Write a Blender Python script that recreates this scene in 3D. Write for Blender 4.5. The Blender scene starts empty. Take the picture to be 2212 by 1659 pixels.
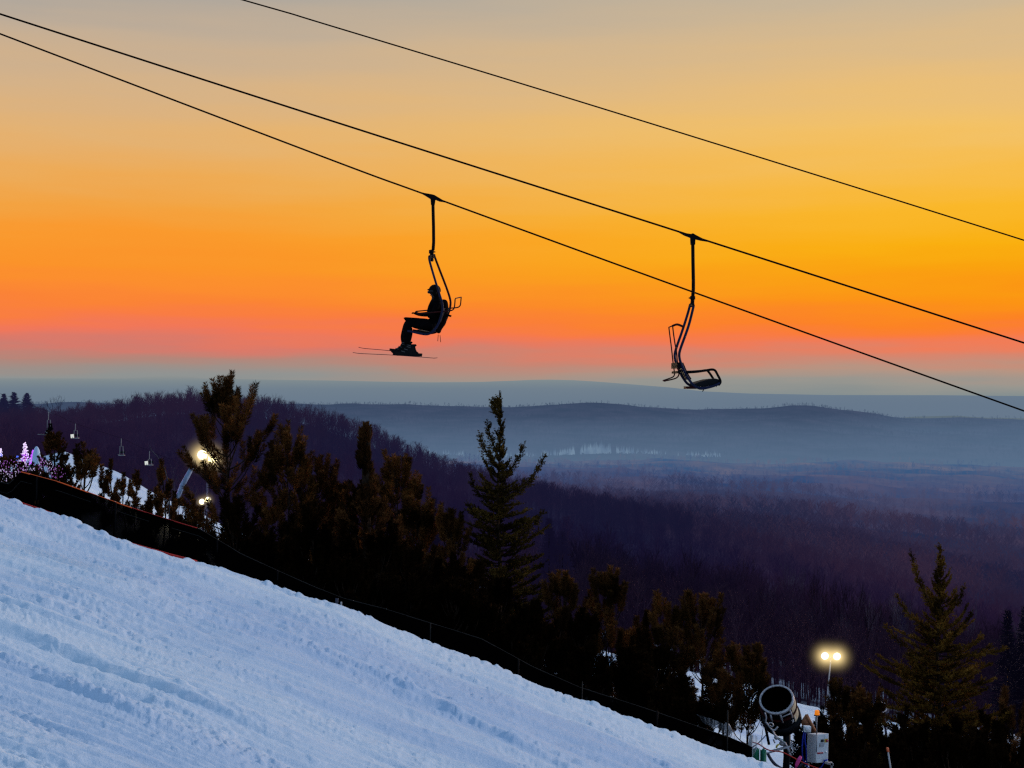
import bpy, math, random
import numpy as np
from mathutils import Vector, Matrix

rng = np.random.default_rng(7)
random.seed(7)
C = bpy.context.scene.collection
PI = math.pi
F = 3072.0                      # focal length in units of a 2212 px wide picture
CX, CY = 1106.0, 829.5

def at(dx, dy, Y):              # picture direction + depth -> world point
    return Vector(((dx - CX) / F * Y, Y, (CY - dy) / F * Y))
def zrow(row, Y):
    return (CY - row) / F * Y

# ------------------------------------------------------------------ helpers
class MB:
    """collects verts/faces, builds ONE mesh object"""
    def __init__(s):
        s.v = []; s.f = []; s.n = 0
    def add(s, v, f):
        v = np.asarray(v, dtype=np.float64).reshape(-1, 3)
        s.v.append(v)
        for q in f: s.f.append([i + s.n for i in q])
        s.n += len(v)
    def tube(s, pts, r, sides=8, caps=True):
        pts = [Vector(p) for p in pts]
        n = len(pts)
        rr = r if hasattr(r, '__len__') else [r] * n
        vs = []; prev = None
        for i, p in enumerate(pts):
            a = pts[max(i - 1, 0)]; b = pts[min(i + 1, n - 1)]
            d = (b - a)
            if d.length < 1e-9: d = Vector((0, 0, 1))
            d.normalize()
            if prev is None:
                u = d.cross(Vector((0, 1, 0)))
                if u.length < .1: u = d.cross(Vector((1, 0, 0)))
            else:
                u = prev - d * prev.dot(d)
                if u.length < 1e-6: u = d.orthogonal()
            u.normalize(); prev = u
            w = d.cross(u)
            for k in range(sides):
                t = 2 * PI * k / sides
                vs.append(p + (u * math.cos(t) + w * math.sin(t)) * rr[i])
        fs = []
        for i in range(n - 1):
            for k in range(sides):
                k2 = (k + 1) % sides
                fs.append((i * sides + k, i * sides + k2, (i + 1) * sides + k2, (i + 1) * sides + k))
        if caps:
            fs.append(tuple(range(sides))[::-1]); fs.append(tuple((n - 1) * sides + k for k in range(sides)))
        s.add([tuple(v) for v in vs], fs)
    def box(s, c, ax, ay, az):
        """c centre, ax ay az half-axis vectors"""
        c = Vector(c); ax = Vector(ax); ay = Vector(ay); az = Vector(az)
        vs = [c + ax * i + ay * j + az * k for k in (-1, 1) for j in (-1, 1) for i in (-1, 1)]
        s.add([tuple(v) for v in vs], [(0, 2, 3, 1), (4, 5, 7, 6), (0, 1, 5, 4), (2, 6, 7, 3), (0, 4, 6, 2), (1, 3, 7, 5)])
    def prism(s, poly, off):
        """poly list of points, extruded by vector off"""
        n = len(poly); off = Vector(off)
        vs = [Vector(p) - off / 2 for p in poly] + [Vector(p) + off / 2 for p in poly]
        fs = [tuple(range(n)), tuple(range(2 * n - 1, n - 1, -1))]
        for i in range(n):
            j = (i + 1) % n
            fs.append((i, i + n, j + n, j))
        s.add([tuple(v) for v in vs], fs)
    def strip(s, A, B):
        n = len(A)
        s.add([tuple(p) for p in A] + [tuple(p) for p in B], [(i, i + 1, n + i + 1, n + i) for i in range(n - 1)])
    def lathe(s, o, axis, prof, sides=32, closed=False):
        o = Vector(o); a = Vector(axis).normalized(); u = a.orthogonal().normalized(); w = a.cross(u)
        vs = []; m = len(prof)
        for (r, h) in prof:
            for k in range(sides):
                t = 2 * PI * k / sides
                vs.append(o + a * h + (u * math.cos(t) + w * math.sin(t)) * r)
        fs = []
        for i in range(m - 1 + (1 if closed else 0)):
            i2 = (i + 1) % m
            for k in range(sides):
                k2 = (k + 1) % sides
                fs.append((i * sides + k, i * sides + k2, i2 * sides + k2, i2 * sides + k))
        s.add([tuple(v) for v in vs], fs)
    def ball(s, c, rx, ry=None, rz=None, M=None, seg=16, ring=10):
        ry = ry or rx; rz = rz or rx
        vs = []; fs = []
        for i in range(ring + 1):
            th = PI * i / ring
            for k in range(seg):
                ph = 2 * PI * k / seg
                p = Vector((rx * math.sin(th) * math.cos(ph), ry * math.sin(th) * math.sin(ph), rz * math.cos(th)))
                if M: p = M @ p
                vs.append(Vector(c) + p)
        for i in range(ring):
            for k in range(seg):
                k2 = (k + 1) % seg
                fs.append((i * seg + k, (i + 1) * seg + k, (i + 1) * seg + k2, i * seg + k2))
        s.add([tuple(v) for v in vs], fs)
    def build(s, name, m, parent=None, smooth=False):
        v = np.concatenate(s.v) if s.v else np.zeros((0, 3))
        if parent is not None: v = v - np.array(wloc(parent))
        me = bpy.data.meshes.new(name)
        me.from_pydata(v.tolist(), [], s.f)
        me.validate(); me.update()
        return link(name, me, m, parent, smooth)

def wloc(o):
    l = Vector(o.location)
    while o.parent is not None:
        o = o.parent; l = l + Vector(o.location)
    return l
def link(name, me, m, parent=None, smooth=False):
    o = bpy.data.objects.new(name, me); C.objects.link(o)
    if m is not None: me.materials.append(m)
    if parent is not None: o.parent = parent
    if smooth: me.polygons.foreach_set('use_smooth', [True] * len(me.polygons))
    return o
def npmesh(name, V, Fc, m, parent=None, smooth=False, origin=None):
    """V (n,3) float, Fc (m,k) int with k 3 or 4: fast mesh"""
    me = bpy.data.meshes.new(name)
    V = np.asarray(V, dtype=np.float64)
    if parent is not None: V = V - np.array(wloc(parent))
    if origin is not None: V = V - np.array(origin)
    k = Fc.shape[1]
    me.vertices.add(len(V)); me.vertices.foreach_set('co', V.astype(np.float32).ravel())
    me.loops.add(Fc.size); me.loops.foreach_set('vertex_index', Fc.astype(np.int32).ravel())
    me.polygons.add(len(Fc))
    me.polygons.foreach_set('loop_start', np.arange(0, Fc.size, k, dtype=np.int32))
    me.polygons.foreach_set('loop_total', np.full(len(Fc), k, dtype=np.int32))
    me.update(calc_edges=True)
    o = link(name, me, m, parent, smooth)
    if origin is not None: o.location = origin
    return o
def tag(o, label=None, cat=None, group=None, kind=None):
    if label: o['label'] = label
    if cat: o['category'] = cat
    if group: o['group'] = group
    if kind: o['kind'] = kind
    return o
def thing(name, loc, label, cat, group=None):
    o = bpy.data.objects.new(name, None); C.objects.link(o)
    o.empty_display_size = .1; o.location = loc
    return tag(o, label, cat, group)

# ------------------------------------------------------------------ noise
def vnoise(x, y, seed=0):
    x = np.asarray(x, float); y = np.asarray(y, float)
    xi = np.floor(x).astype(np.int64); yi = np.floor(y).astype(np.int64)
    xf = x - xi; yf = y - yi
    u = xf * xf * xf * (xf * (xf * 6 - 15) + 10); v = yf * yf * yf * (yf * (yf * 6 - 15) + 10)
    def h(a, b):
        n = (a * 374761393 + b * 668265263 + seed * 144269504) & 0x7fffffff
        n = ((n ^ (n >> 13)) * 1274126177) & 0x7fffffff
        n = (n ^ (n >> 16)) & 0xffff
        t = n / 65535.0 * 2 * PI
        return np.cos(t), np.sin(t)
    def g(a, b, dx, dy):
        c, s_ = h(a, b); return c * dx + s_ * dy
    n00 = g(xi, yi, xf, yf); n10 = g(xi + 1, yi, xf - 1, yf)
    n01 = g(xi, yi + 1, xf, yf - 1); n11 = g(xi + 1, yi + 1, xf - 1, yf - 1)
    return (n00 * (1 - u) + n10 * u) * (1 - v) + (n01 * (1 - u) + n11 * u) * v * 1.0
def fbm(x, y, o=4, seed=0):
    t = 0; a = 1; f = 1
    for k in range(o):
        t = t + a * vnoise(x * f, y * f, seed + 17 * k); a *= .5; f *= 2.03
    return t
def sstep(a, b, x):
    t = np.clip((x - a) / (b - a), 0, 1); return t * t * (3 - 2 * t)

# ------------------------------------------------------------------ materials
def lin(c):
    return tuple(((v / 255.0) / 12.92 if v <= 10 else ((v / 255.0 + .055) / 1.055) ** 2.4) for v in c) + (1.0,)
def newmat(name):
    m = bpy.data.materials.new(name); m.use_nodes = True
    nt = m.node_tree; nt.nodes.clear()
    out = nt.nodes.new('ShaderNodeOutputMaterial')
    return m, nt, out
def mat(name, col, rough=.6, metal=0.0, var=.25, scale=6.0, emit=None, estr=0, spec=.3, bump=0.0):
    m, nt, out = newmat(name)
    b = nt.nodes.new('ShaderNodeBsdfPrincipled')
    tc = nt.nodes.new('ShaderNodeTexCoord')
    nz = nt.nodes.new('ShaderNodeTexNoise'); nz.inputs['Scale'].default_value = scale; nz.inputs['Detail'].default_value = 5
    nt.links.new(tc.outputs['Object'], nz.inputs['Vector'])
    rp = nt.nodes.new('ShaderNodeValToRGB')
    rp.color_ramp.elements[0].position = .3; rp.color_ramp.elements[1].position = .72
    rp.color_ramp.elements[0].color = tuple(c * (1 - var) for c in col[:3]) + (1,)
    rp.color_ramp.elements[1].color = tuple(min(1, c * (1 + var)) for c in col[:3]) + (1,)
    nt.links.new(nz.outputs['Fac'], rp.inputs['Fac'])
    nt.links.new(rp.outputs['Color'], b.inputs['Base Color'])
    b.inputs['Roughness'].default_value = rough; b.inputs['Metallic'].default_value = metal
    b.inputs['Specular IOR Level'].default_value = spec
    if emit:
        b.inputs['Emission Color'].default_value = tuple(emit[:3]) + (1,); b.inputs['Emission Strength'].default_value = estr
    if bump:
        bp = nt.nodes.new('ShaderNodeBump'); bp.inputs['Strength'].default_value = bump; bp.inputs['Distance'].default_value = .02
        nt.links.new(nz.outputs['Fac'], bp.inputs['Height']); nt.links.new(bp.outputs['Normal'], b.inputs['Normal'])
    nt.links.new(b.outputs['BSDF'], out.inputs['Surface'])
    return m
def foliage_mat(name, c0, c1, scale=1.3, c2=None):
    """needles: dull brown green, clumps of lighter and darker colour"""
    m, nt, out = newmat(name)
    d = nt.nodes.new('ShaderNodeBsdfDiffuse')
    ge = nt.nodes.new('ShaderNodeNewGeometry')
    nz = nt.nodes.new('ShaderNodeTexNoise'); nz.inputs['Scale'].default_value = scale; nz.inputs['Detail'].default_value = 4
    nt.links.new(ge.outputs['Position'], nz.inputs['Vector'])
    rp = nt.nodes.new('ShaderNodeValToRGB'); e = rp.color_ramp.elements
    e[0].position = .36; e[0].color = tuple(c0) + (1,)
    e[1].position = .66; e[1].color = tuple(c1) + (1,)
    if c2:
        x = e.new(.8); x.color = tuple(c2) + (1,)
    nt.links.new(nz.outputs['Fac'], rp.inputs['Fac']); nt.links.new(rp.outputs['Color'], d.inputs['Color'])
    nt.links.new(d.outputs['BSDF'], out.inputs['Surface'])
    return m
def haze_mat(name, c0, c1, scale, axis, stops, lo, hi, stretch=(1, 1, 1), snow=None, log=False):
    """distant surface with haze painted in as emission: stops (t, colour 0-255, haze amount) run along a world axis"""
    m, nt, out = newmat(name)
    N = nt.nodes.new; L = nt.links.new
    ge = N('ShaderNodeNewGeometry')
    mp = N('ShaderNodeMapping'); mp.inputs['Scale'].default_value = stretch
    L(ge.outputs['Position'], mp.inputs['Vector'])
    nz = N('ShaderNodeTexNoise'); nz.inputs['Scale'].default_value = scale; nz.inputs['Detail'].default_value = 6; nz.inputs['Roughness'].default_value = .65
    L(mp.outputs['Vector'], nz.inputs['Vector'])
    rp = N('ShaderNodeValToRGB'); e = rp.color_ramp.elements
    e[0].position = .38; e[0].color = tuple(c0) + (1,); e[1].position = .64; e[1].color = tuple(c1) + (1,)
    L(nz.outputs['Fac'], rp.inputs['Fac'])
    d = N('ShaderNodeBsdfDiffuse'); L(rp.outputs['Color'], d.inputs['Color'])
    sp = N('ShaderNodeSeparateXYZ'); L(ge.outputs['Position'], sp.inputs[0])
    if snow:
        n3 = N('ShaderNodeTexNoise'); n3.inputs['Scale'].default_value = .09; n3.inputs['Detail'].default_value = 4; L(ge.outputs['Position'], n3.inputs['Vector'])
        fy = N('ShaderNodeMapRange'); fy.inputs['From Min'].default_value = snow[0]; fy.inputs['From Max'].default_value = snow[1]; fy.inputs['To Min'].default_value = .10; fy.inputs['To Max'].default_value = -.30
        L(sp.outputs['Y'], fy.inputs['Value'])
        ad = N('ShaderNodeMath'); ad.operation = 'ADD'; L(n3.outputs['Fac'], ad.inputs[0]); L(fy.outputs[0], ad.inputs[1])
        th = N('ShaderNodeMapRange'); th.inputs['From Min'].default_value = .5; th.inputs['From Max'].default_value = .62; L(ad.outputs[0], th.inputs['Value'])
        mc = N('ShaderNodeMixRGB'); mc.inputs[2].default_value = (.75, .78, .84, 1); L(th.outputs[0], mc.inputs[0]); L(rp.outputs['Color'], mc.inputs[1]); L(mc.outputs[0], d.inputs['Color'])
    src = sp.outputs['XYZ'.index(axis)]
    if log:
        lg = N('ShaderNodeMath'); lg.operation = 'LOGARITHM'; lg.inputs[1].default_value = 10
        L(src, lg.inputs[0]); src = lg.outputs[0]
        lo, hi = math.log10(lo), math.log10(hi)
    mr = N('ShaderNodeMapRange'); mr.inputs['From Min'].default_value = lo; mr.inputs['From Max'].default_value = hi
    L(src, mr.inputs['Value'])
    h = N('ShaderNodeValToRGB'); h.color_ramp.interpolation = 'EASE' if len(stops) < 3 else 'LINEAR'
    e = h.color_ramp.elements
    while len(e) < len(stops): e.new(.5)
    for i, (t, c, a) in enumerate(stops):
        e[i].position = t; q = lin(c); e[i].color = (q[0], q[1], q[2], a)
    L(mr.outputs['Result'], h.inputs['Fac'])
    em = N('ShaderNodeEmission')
    if log:      # brown oak stands and bluish hollows tinted into the painted haze
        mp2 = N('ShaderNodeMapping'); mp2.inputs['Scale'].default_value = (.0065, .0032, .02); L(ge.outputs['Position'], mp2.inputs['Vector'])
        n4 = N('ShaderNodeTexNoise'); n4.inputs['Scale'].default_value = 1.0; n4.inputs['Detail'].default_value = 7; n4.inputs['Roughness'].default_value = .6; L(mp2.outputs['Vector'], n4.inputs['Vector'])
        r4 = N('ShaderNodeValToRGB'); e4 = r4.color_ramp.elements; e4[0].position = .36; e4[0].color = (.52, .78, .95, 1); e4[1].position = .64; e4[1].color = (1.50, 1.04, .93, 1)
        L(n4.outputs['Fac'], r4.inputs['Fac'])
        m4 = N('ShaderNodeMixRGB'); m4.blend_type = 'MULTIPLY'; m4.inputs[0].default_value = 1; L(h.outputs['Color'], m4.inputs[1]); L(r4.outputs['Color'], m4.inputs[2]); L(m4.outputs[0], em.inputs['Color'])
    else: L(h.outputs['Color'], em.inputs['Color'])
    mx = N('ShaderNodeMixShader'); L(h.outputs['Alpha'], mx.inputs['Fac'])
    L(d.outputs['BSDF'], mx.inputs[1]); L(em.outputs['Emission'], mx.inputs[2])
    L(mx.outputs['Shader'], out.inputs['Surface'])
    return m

M = {}
M['steel'] = mat('dark_steel', (.0035, .0025, .003), .7, .0, .4, 9, spec=.06)
M['blue_steel'] = mat('blue_painted_steel', (.008, .010, .034), .6, .0, .4, 8, spec=.12)
M['red_steel'] = mat('red_brown_steel', (.040, .004, .003), .65, .0, .35, 8, spec=.1)
M['cable'] = mat('steel_cable', (.003, .0012, .0012), .8, .0, .3, 20, spec=.04)
M['seat'] = mat('seat_vinyl', (.006, .005, .006), .6, 0, .3, 7, spec=.12)
M['suit'] = mat('ski_suit', (.0025, .002, .0025), .9, 0, .35, 14, spec=.03)
M['skin'] = mat('skin', (.016, .007, .005), .6, 0, .1, 10)
M['helmet'] = mat('helmet_shell', (.0035, .0018, .0015), .7, 0, .2, 10, spec=.05)
M['lens'] = mat('goggle_lens', (.006, .004, .004), .3, 0, .1, 10, spec=.2)
M['boot'] = mat('boot_plastic', (.004, .004, .004), .6, 0, .3, 15, spec=.1)
M['buckle'] = mat('buckle_metal', (.09, .085, .08), .5, .2, .3, 20)
M['ski'] = mat('ski_top', (.020, .010, .026), .55, 0, .3, 8, spec=.15)
M['pack'] = mat('pack_cloth', (.006, .0025, .002), .9, 0, .3, 12, spec=.04)
M['bark'] = mat('bark', (.035, .020, .013), .95, 0, .5, 12, spec=.05)
M['bark_pale'] = mat('pale_bark', (.10, .085, .10), .9, 0, .4, 6, spec=.05)
M['needles_pine'] = foliage_mat('pine_needles', (.022, .011, .003), (.23, .086, .023), 1.1, (.50, .19, .052))
M['needles_dark'] = foliage_mat('dark_pine_needles', (.012, .006, .002), (.17, .062, .019), 1.0, (.36, .125, .036))
M['needles_shade'] = foliage_mat('shaded_pine_needles', (.004, .002, .0008), (.026, .011, .004), 1.0, (.05, .02, .006))  # near-black copy: shade of the low band put into the needle colour
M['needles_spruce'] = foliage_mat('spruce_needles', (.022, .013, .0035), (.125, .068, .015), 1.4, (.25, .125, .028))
M['needles_lit'] = foliage_mat('spruce_needles_lamplit', (.046, .022, .0045), (.25, .112, .019), 1.6, (.42, .20, .034))  # brighter copy of the spruce needles, warm floodlight painted into the colour

M['needles_hazy'] = haze_mat('far_conifer_needles', (.004, .004, .008), (.018, .014, .022), .6, 'Y', [(0, (14, 12, 30), .12), (.6, (26, 22, 52), .45), (1, (26, 22, 52), .45)], 100, 170)
M['needles_far'] = haze_mat('hilltop_conifer', (.006, .006, .012), (.014, .012, .02), .3, 'Y', [(0, (24, 24, 52), .5), (1, (40, 40, 76), .6)], 300, 500)
M['far_metal'] = mat('lamplit_lift_metal', (.22, .20, .19), .5, 0, .2, 3)  # lighter grey stands for lamplight on the far chairs
M['far_panel'] = mat('white_panel', (.85, .78, .62), .6, 0, .1, 3, emit=(.9, .8, .6), estr=.5)  # added emission stands for lamplight on the panel
M['rope_red'] = mat('red_rope', (.42, .018, .012), .7, 0, .3, 20)
M['rope_orange'] = mat('orange_rope', (.65, .10, .02), .7, 0, .25, 20, emit=(.7, .1, .02), estr=.12)  # weak emission painted in for the light on the rope
M['rope_pale'] = mat('pale_rope', (.008, .006, .005), .8, 0, .3, 20)
M['post'] = mat('grey_post', (.05, .05, .075), .7, 0, .4, 9)
M['pale_post'] = mat('pale_post', (.42, .40, .40), .6, 0, .35, 9)
M['green'] = mat('green_padding', (.008, .15, .085), .75, 0, .35, 5)
M['gun_dark'] = mat('gun_barrel', (.004, .004, .006), .55, 0, .4, 6, spec=.12)
M['gun_in'] = mat('gun_barrel_inside', (.0006, .0006, .0006), .95, 0, .4, 6, spec=.0)
M['gun_lamplit'] = mat('lamplit_beige', (.50, .40, .26), .5, 0, .2, 5)  # beige stands for lamplight on the black barrel
M['gun_grey'] = mat('galvanised_pipe', (.42, .38, .39), .42, .35, .3, 14)
M['gun_orange'] = mat('rust_orange_bracket', (.38, .15, .07), .6, 0, .3, 8)
M['cabinet'] = mat('cabinet_enamel', (.80, .75, .74), .5, 0, .10, 5)
M['hose'] = mat('blue_hose', (.012, .030, .32), .5, 0, .3, 10)
M['beacon'] = mat('amber_lens', (.9, .22, .01), .3, 0, .2, 12, emit=(1, .25, .01), estr=.55)
M['black'] = mat('black_plastic', (.01, .01, .012), .5)
M['white'] = mat('white_enamel', (.8, .8, .82), .5, 0, .06)
M['redknob'] = mat('red_knob', (.5, .02, .05), .4)
M['yellow'] = mat('yellow_plate', (.75, .5, .05), .5)
M['pink'] = mat('pink_plastic', (.8, .06, .28), .5)
M['orange'] = mat('orange_tape', (.8, .16, .06), .6)
M['galv'] = mat('lamp_pole_metal', (.30, .29, .30), .5, .2, .2, 5)
def lampmat(name, c, s):
    m, nt, out = newmat(name)
    e = nt.nodes.new('ShaderNodeEmission'); e.inputs['Color'].default_value = tuple(c) + (1,); e.inputs['Strength'].default_value = s
    nt.links.new(e.outputs[0], out.inputs['Surface']); return m
M['lamp'] = lampmat('floodlight_lens', (1.0, .86, .42), 9)
M['lamp_warm'] = lampmat('warm_bulb', (1.0, .62, .25), 3)
M['led_white'] = lampmat('white_fairy_light', (.80, .66, 1.0), 1.3)
M['led_violet'] = lampmat('violet_fairy_light', (.42, .08, .85), 1.6)
M['led_white_dim'] = lampmat('dim_white_dot', (.62, .52, .85), .75)
M['led_violet_dim'] = lampmat('dim_violet_dot', (.42, .14, .62), .6)
M['led_blue'] = lampmat('blue_fairy_light', (.08, .16, .9), 1.3)

def snow_mat(name, shade_ground=False):
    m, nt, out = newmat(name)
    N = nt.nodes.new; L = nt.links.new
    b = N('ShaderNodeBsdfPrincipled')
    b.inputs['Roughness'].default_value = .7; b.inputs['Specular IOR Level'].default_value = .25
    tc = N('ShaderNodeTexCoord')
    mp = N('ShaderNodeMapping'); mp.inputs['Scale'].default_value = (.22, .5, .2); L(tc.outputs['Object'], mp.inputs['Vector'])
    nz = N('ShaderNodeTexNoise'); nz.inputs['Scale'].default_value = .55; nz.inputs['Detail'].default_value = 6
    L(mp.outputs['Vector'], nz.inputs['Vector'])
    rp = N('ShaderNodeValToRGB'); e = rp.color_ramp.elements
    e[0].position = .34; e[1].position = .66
    e[0].color = (.455, .58, .76, 1); e[1].color = (.645, .745, .835, 1)  # bluish dusk shading painted into the snow as noise patches
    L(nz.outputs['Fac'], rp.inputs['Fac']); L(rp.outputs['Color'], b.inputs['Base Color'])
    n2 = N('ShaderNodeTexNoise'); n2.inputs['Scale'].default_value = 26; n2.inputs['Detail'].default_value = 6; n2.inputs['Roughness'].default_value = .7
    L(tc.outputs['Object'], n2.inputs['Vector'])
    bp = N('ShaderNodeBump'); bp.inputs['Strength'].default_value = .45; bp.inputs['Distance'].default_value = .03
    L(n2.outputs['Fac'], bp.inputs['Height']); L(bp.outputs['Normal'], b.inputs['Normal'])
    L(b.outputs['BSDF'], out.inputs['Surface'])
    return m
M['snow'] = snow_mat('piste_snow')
M['shade_ground'] = mat('shade_black_ground', (.004, .003, .004), .95, 0, .6, 2.0, spec=.02)  # shade put into the ground colour: near black instead of snow

def net_mat():
    m, nt, out = newmat('dark_net')
    N = nt.nodes.new; L = nt.links.new
    d = N('ShaderNodeBsdfDiffuse'); d.inputs['Color'].default_value = (.0012, .0008, .0008, 1)
    t = N('ShaderNodeBsdfTransparent')
    tc = N('ShaderNodeTexCoord'); nz = N('ShaderNodeTexNoise'); nz.inputs['Scale'].default_value = 1.6; nz.inputs['Detail'].default_value = 6
    L(tc.outputs['Object'], nz.inputs['Vector'])
    rp = N('ShaderNodeValToRGB'); e = rp.color_ramp.elements
    e[0].position = .5; e[0].color = (.0, .0, .0, 1); e[1].position = .8; e[1].color = (.012, .012, .012, 1)
    L(nz.outputs['Fac'], rp.inputs['Fac'])
    mx = N('ShaderNodeMixShader'); L(rp.outputs['Color'], mx.inputs['Fac']); L(d.outputs[0], mx.inputs[1]); L(t.outputs[0], mx.inputs[2])
    L(mx.outputs[0], out.inputs['Surface']); return m
M['net'] = net_mat()
def film_mat():
    m, nt, out = newmat('clear_plastic_film')
    N = nt.nodes.new; L = nt.links.new
    d = N('ShaderNodeBsdfPrincipled'); d.inputs['Base Color'].default_value = (.35, .34, .36, 1); d.inputs['Roughness'].default_value = .35
    t = N('ShaderNodeBsdfTransparent')
    tc = N('ShaderNodeTexCoord'); mp = N('ShaderNodeMapping'); mp.inputs['Scale'].default_value = (14, 14, .8)
    nz = N('ShaderNodeTexNoise'); nz.inputs['Scale'].default_value = 1.5; nz.inputs['Detail'].default_value = 5
    L(tc.outputs['Object'], mp.inputs[0]); L(mp.outputs[0], nz.inputs['Vector'])
    rp = N('ShaderNodeValToRGB'); e = rp.color_ramp.elements
    e[0].position = .42; e[0].color = (.9, .9, .9, 1); e[1].position = .66; e[1].color = (.25, .25, .25, 1)
    L(nz.outputs['Fac'], rp.inputs['Fac'])
    mx = N('ShaderNodeMixShader'); L(rp.outputs['Color'], mx.inputs['Fac']); L(d.outputs[0], mx.inputs[1]); L(t.outputs[0], mx.inputs[2])
    L(mx.outputs[0], out.inputs['Surface']); return m
M['film'] = film_mat()
def halo_mat(col, s):
    """glowing volume added around a floodlight for its bloom"""
    m, nt, out = newmat('lamp_bloom')
    N = nt.nodes.new; L = nt.links.new
    tc = N('ShaderNodeTexCoord')
    ln = N('ShaderNodeVectorMath'); ln.operation = 'LENGTH'; L(tc.outputs['Object'], ln.inputs[0])
    mr = N('ShaderNodeMapRange'); mr.inputs['From Min'].default_value = 0; mr.inputs['From Max'].default_value = 1.0
    mr.inputs['To Min'].default_value = 1; mr.inputs['To Max'].default_value = 0; L(ln.outputs['Value'], mr.inputs['Value'])
    pw = N('ShaderNodeMath'); pw.operation = 'POWER'; pw.inputs[1].default_value = 5.5; L(mr.outputs[0], pw.inputs[0])
    ml = N('ShaderNodeMath'); ml.operation = 'MULTIPLY'; ml.inputs[1].default_value = s; L(pw.outputs[0], ml.inputs[0])
    em = N('ShaderNodeEmission'); em.inputs['Color'].default_value = tuple(col) + (1,); L(ml.outputs[0], em.inputs['Strength'])
    L(em.outputs[0], out.inputs['Volume']); return m
M['halo'] = halo_mat((1.0, .70, .22), 1.0)

# ------------------------------------------------------------------ camera, world, sun
cam = bpy.data.cameras.new('camera'); co = bpy.data.objects.new('camera', cam); C.objects.link(co)
cam.sensor_width = 36; cam.lens = 36 * F / 2212; cam.clip_start = .2; cam.clip_end = 60000
co.location = (0, 0, 0); co.rotation_euler = (PI / 2, 0, 0)
bpy.context.scene.camera = co
sc = bpy.context.scene
sc.view_settings.view_transform = 'Standard'; sc.view_settings.look = 'None'; sc.view_settings.exposure = 0; sc.view_settings.gamma = 1
sc.cycles.max_bounces = 5; sc.cycles.diffuse_bounces = 2; sc.cycles.transparent_max_bounces = 12; sc.cycles.volume_step_rate = 1.0
sc.cycles.use_denoising = False; sc.cycles.sample_clamp_direct = 2.5; sc.cycles.sample_clamp_indirect = .6; sc.cycles.use_light_tree = True; sc.cycles.filter_width = 1.3

W = bpy.data.worlds.new('World'); sc.world = W; W.use_nodes = True
nt = W.node_tree; nt.nodes.clear(); N = nt.nodes.new; L = nt.links.new
wo = N('ShaderNodeOutputWorld'); bg = N('ShaderNodeBackground'); bg.inputs['Strength'].default_value = 1.0
L(bg.outputs[0], wo.inputs['Surface'])
tc = N('ShaderNodeTexCoord'); sx = N('ShaderNodeSeparateXYZ'); L(tc.outputs['Generated'], sx.inputs[0])
def ramp(stops, fac):
    r = N('ShaderNodeValToRGB'); e = r.color_ramp.elements
    st = sorted([((CY - d) / F / math.sqrt(1 + ((CY - d) / F) ** 2), c) for d, c in stops])
    while len(e) < len(st): e.new(.5)
    for i, (z, c) in enumerate(st):
        e[i].position = (z + .03) / .33; e[i].color = lin(c)
    L(fac, r.inputs['Fac']); return r.outputs['Color']
# thin cloud streaks bend the elevation a little
mpw = N('ShaderNodeMapping'); mpw.inputs['Scale'].default_value = (3.0, 3.0, 34); L(tc.outputs['Generated'], mpw.inputs['Vector'])
nzw = N('ShaderNodeTexNoise'); nzw.inputs['Scale'].default_value = 1.6; nzw.inputs['Detail'].default_value = 4; L(mpw.outputs[0], nzw.inputs['Vector'])
nm = N('ShaderNodeMapRange'); nm.inputs['From Min'].default_value = .35; nm.inputs['From Max'].default_value = .65
nm.inputs['To Min'].default_value = -.0055; nm.inputs['To Max'].default_value = .0055; L(nzw.outputs['Fac'], nm.inputs['Value'])
az_ = N('ShaderNodeMath'); az_.operation = 'ADD'; L(sx.outputs['Z'], az_.inputs[0]); L(nm.outputs[0], az_.inputs[1])
zf = N('ShaderNodeMapRange'); zf.inputs['From Min'].default_value = -.03; zf.inputs['From Max'].default_value = .30
L(az_.outputs[0], zf.inputs['Value'])
left = ramp([(-80, (158, 163, 167)), (0, (170, 165, 158)), (100, (195, 174, 150)), (200, (213, 178, 136)), (300, (227, 178, 116)), (400, (237, 171, 88)), (455, (243, 163, 66)), (520, (250, 153, 46)),
             (580, (251, 147, 42)), (620, (252, 140, 48)), (660, (251, 131, 54)), (695, (249, 124, 68)), (722, (240, 119, 90)), (748, (213, 122, 108)),
             (775, (178, 134, 122)), (800, (157, 143, 136)), (826, (143, 147, 146)), (860, (130, 141, 146))], zf.outputs[0])
right = ramp([(-80, (186, 178, 160)), (0, (201, 182, 153)), (100, (217, 186, 140)), (200, (232, 190, 123)), (300, (243, 194, 103)), (400, (248, 188, 70)), (460, (250, 184, 42)), (550, (250, 176, 16)),
              (600, (250, 163, 14)), (650, (252, 147, 20)), (695, (252, 130, 36)), (720, (251, 124, 58)), (748, (242, 124, 86)), (772, (214, 134, 110)),
              (800, (182, 149, 131)), (830, (152, 150, 143)), (860, (132, 142, 143))], zf.outputs[0])
af = N('ShaderNodeMapRange'); af.inputs['From Min'].default_value = -.30; af.inputs['From Max'].default_value = .33; af.interpolation_type = 'SMOOTHSTEP'
L(sx.outputs['X'], af.inputs['Value'])
m1 = N('ShaderNodeMixRGB'); L(af.outputs[0], m1.inputs[0]); L(left, m1.inputs[1]); L(right, m1.inputs[2])
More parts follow.
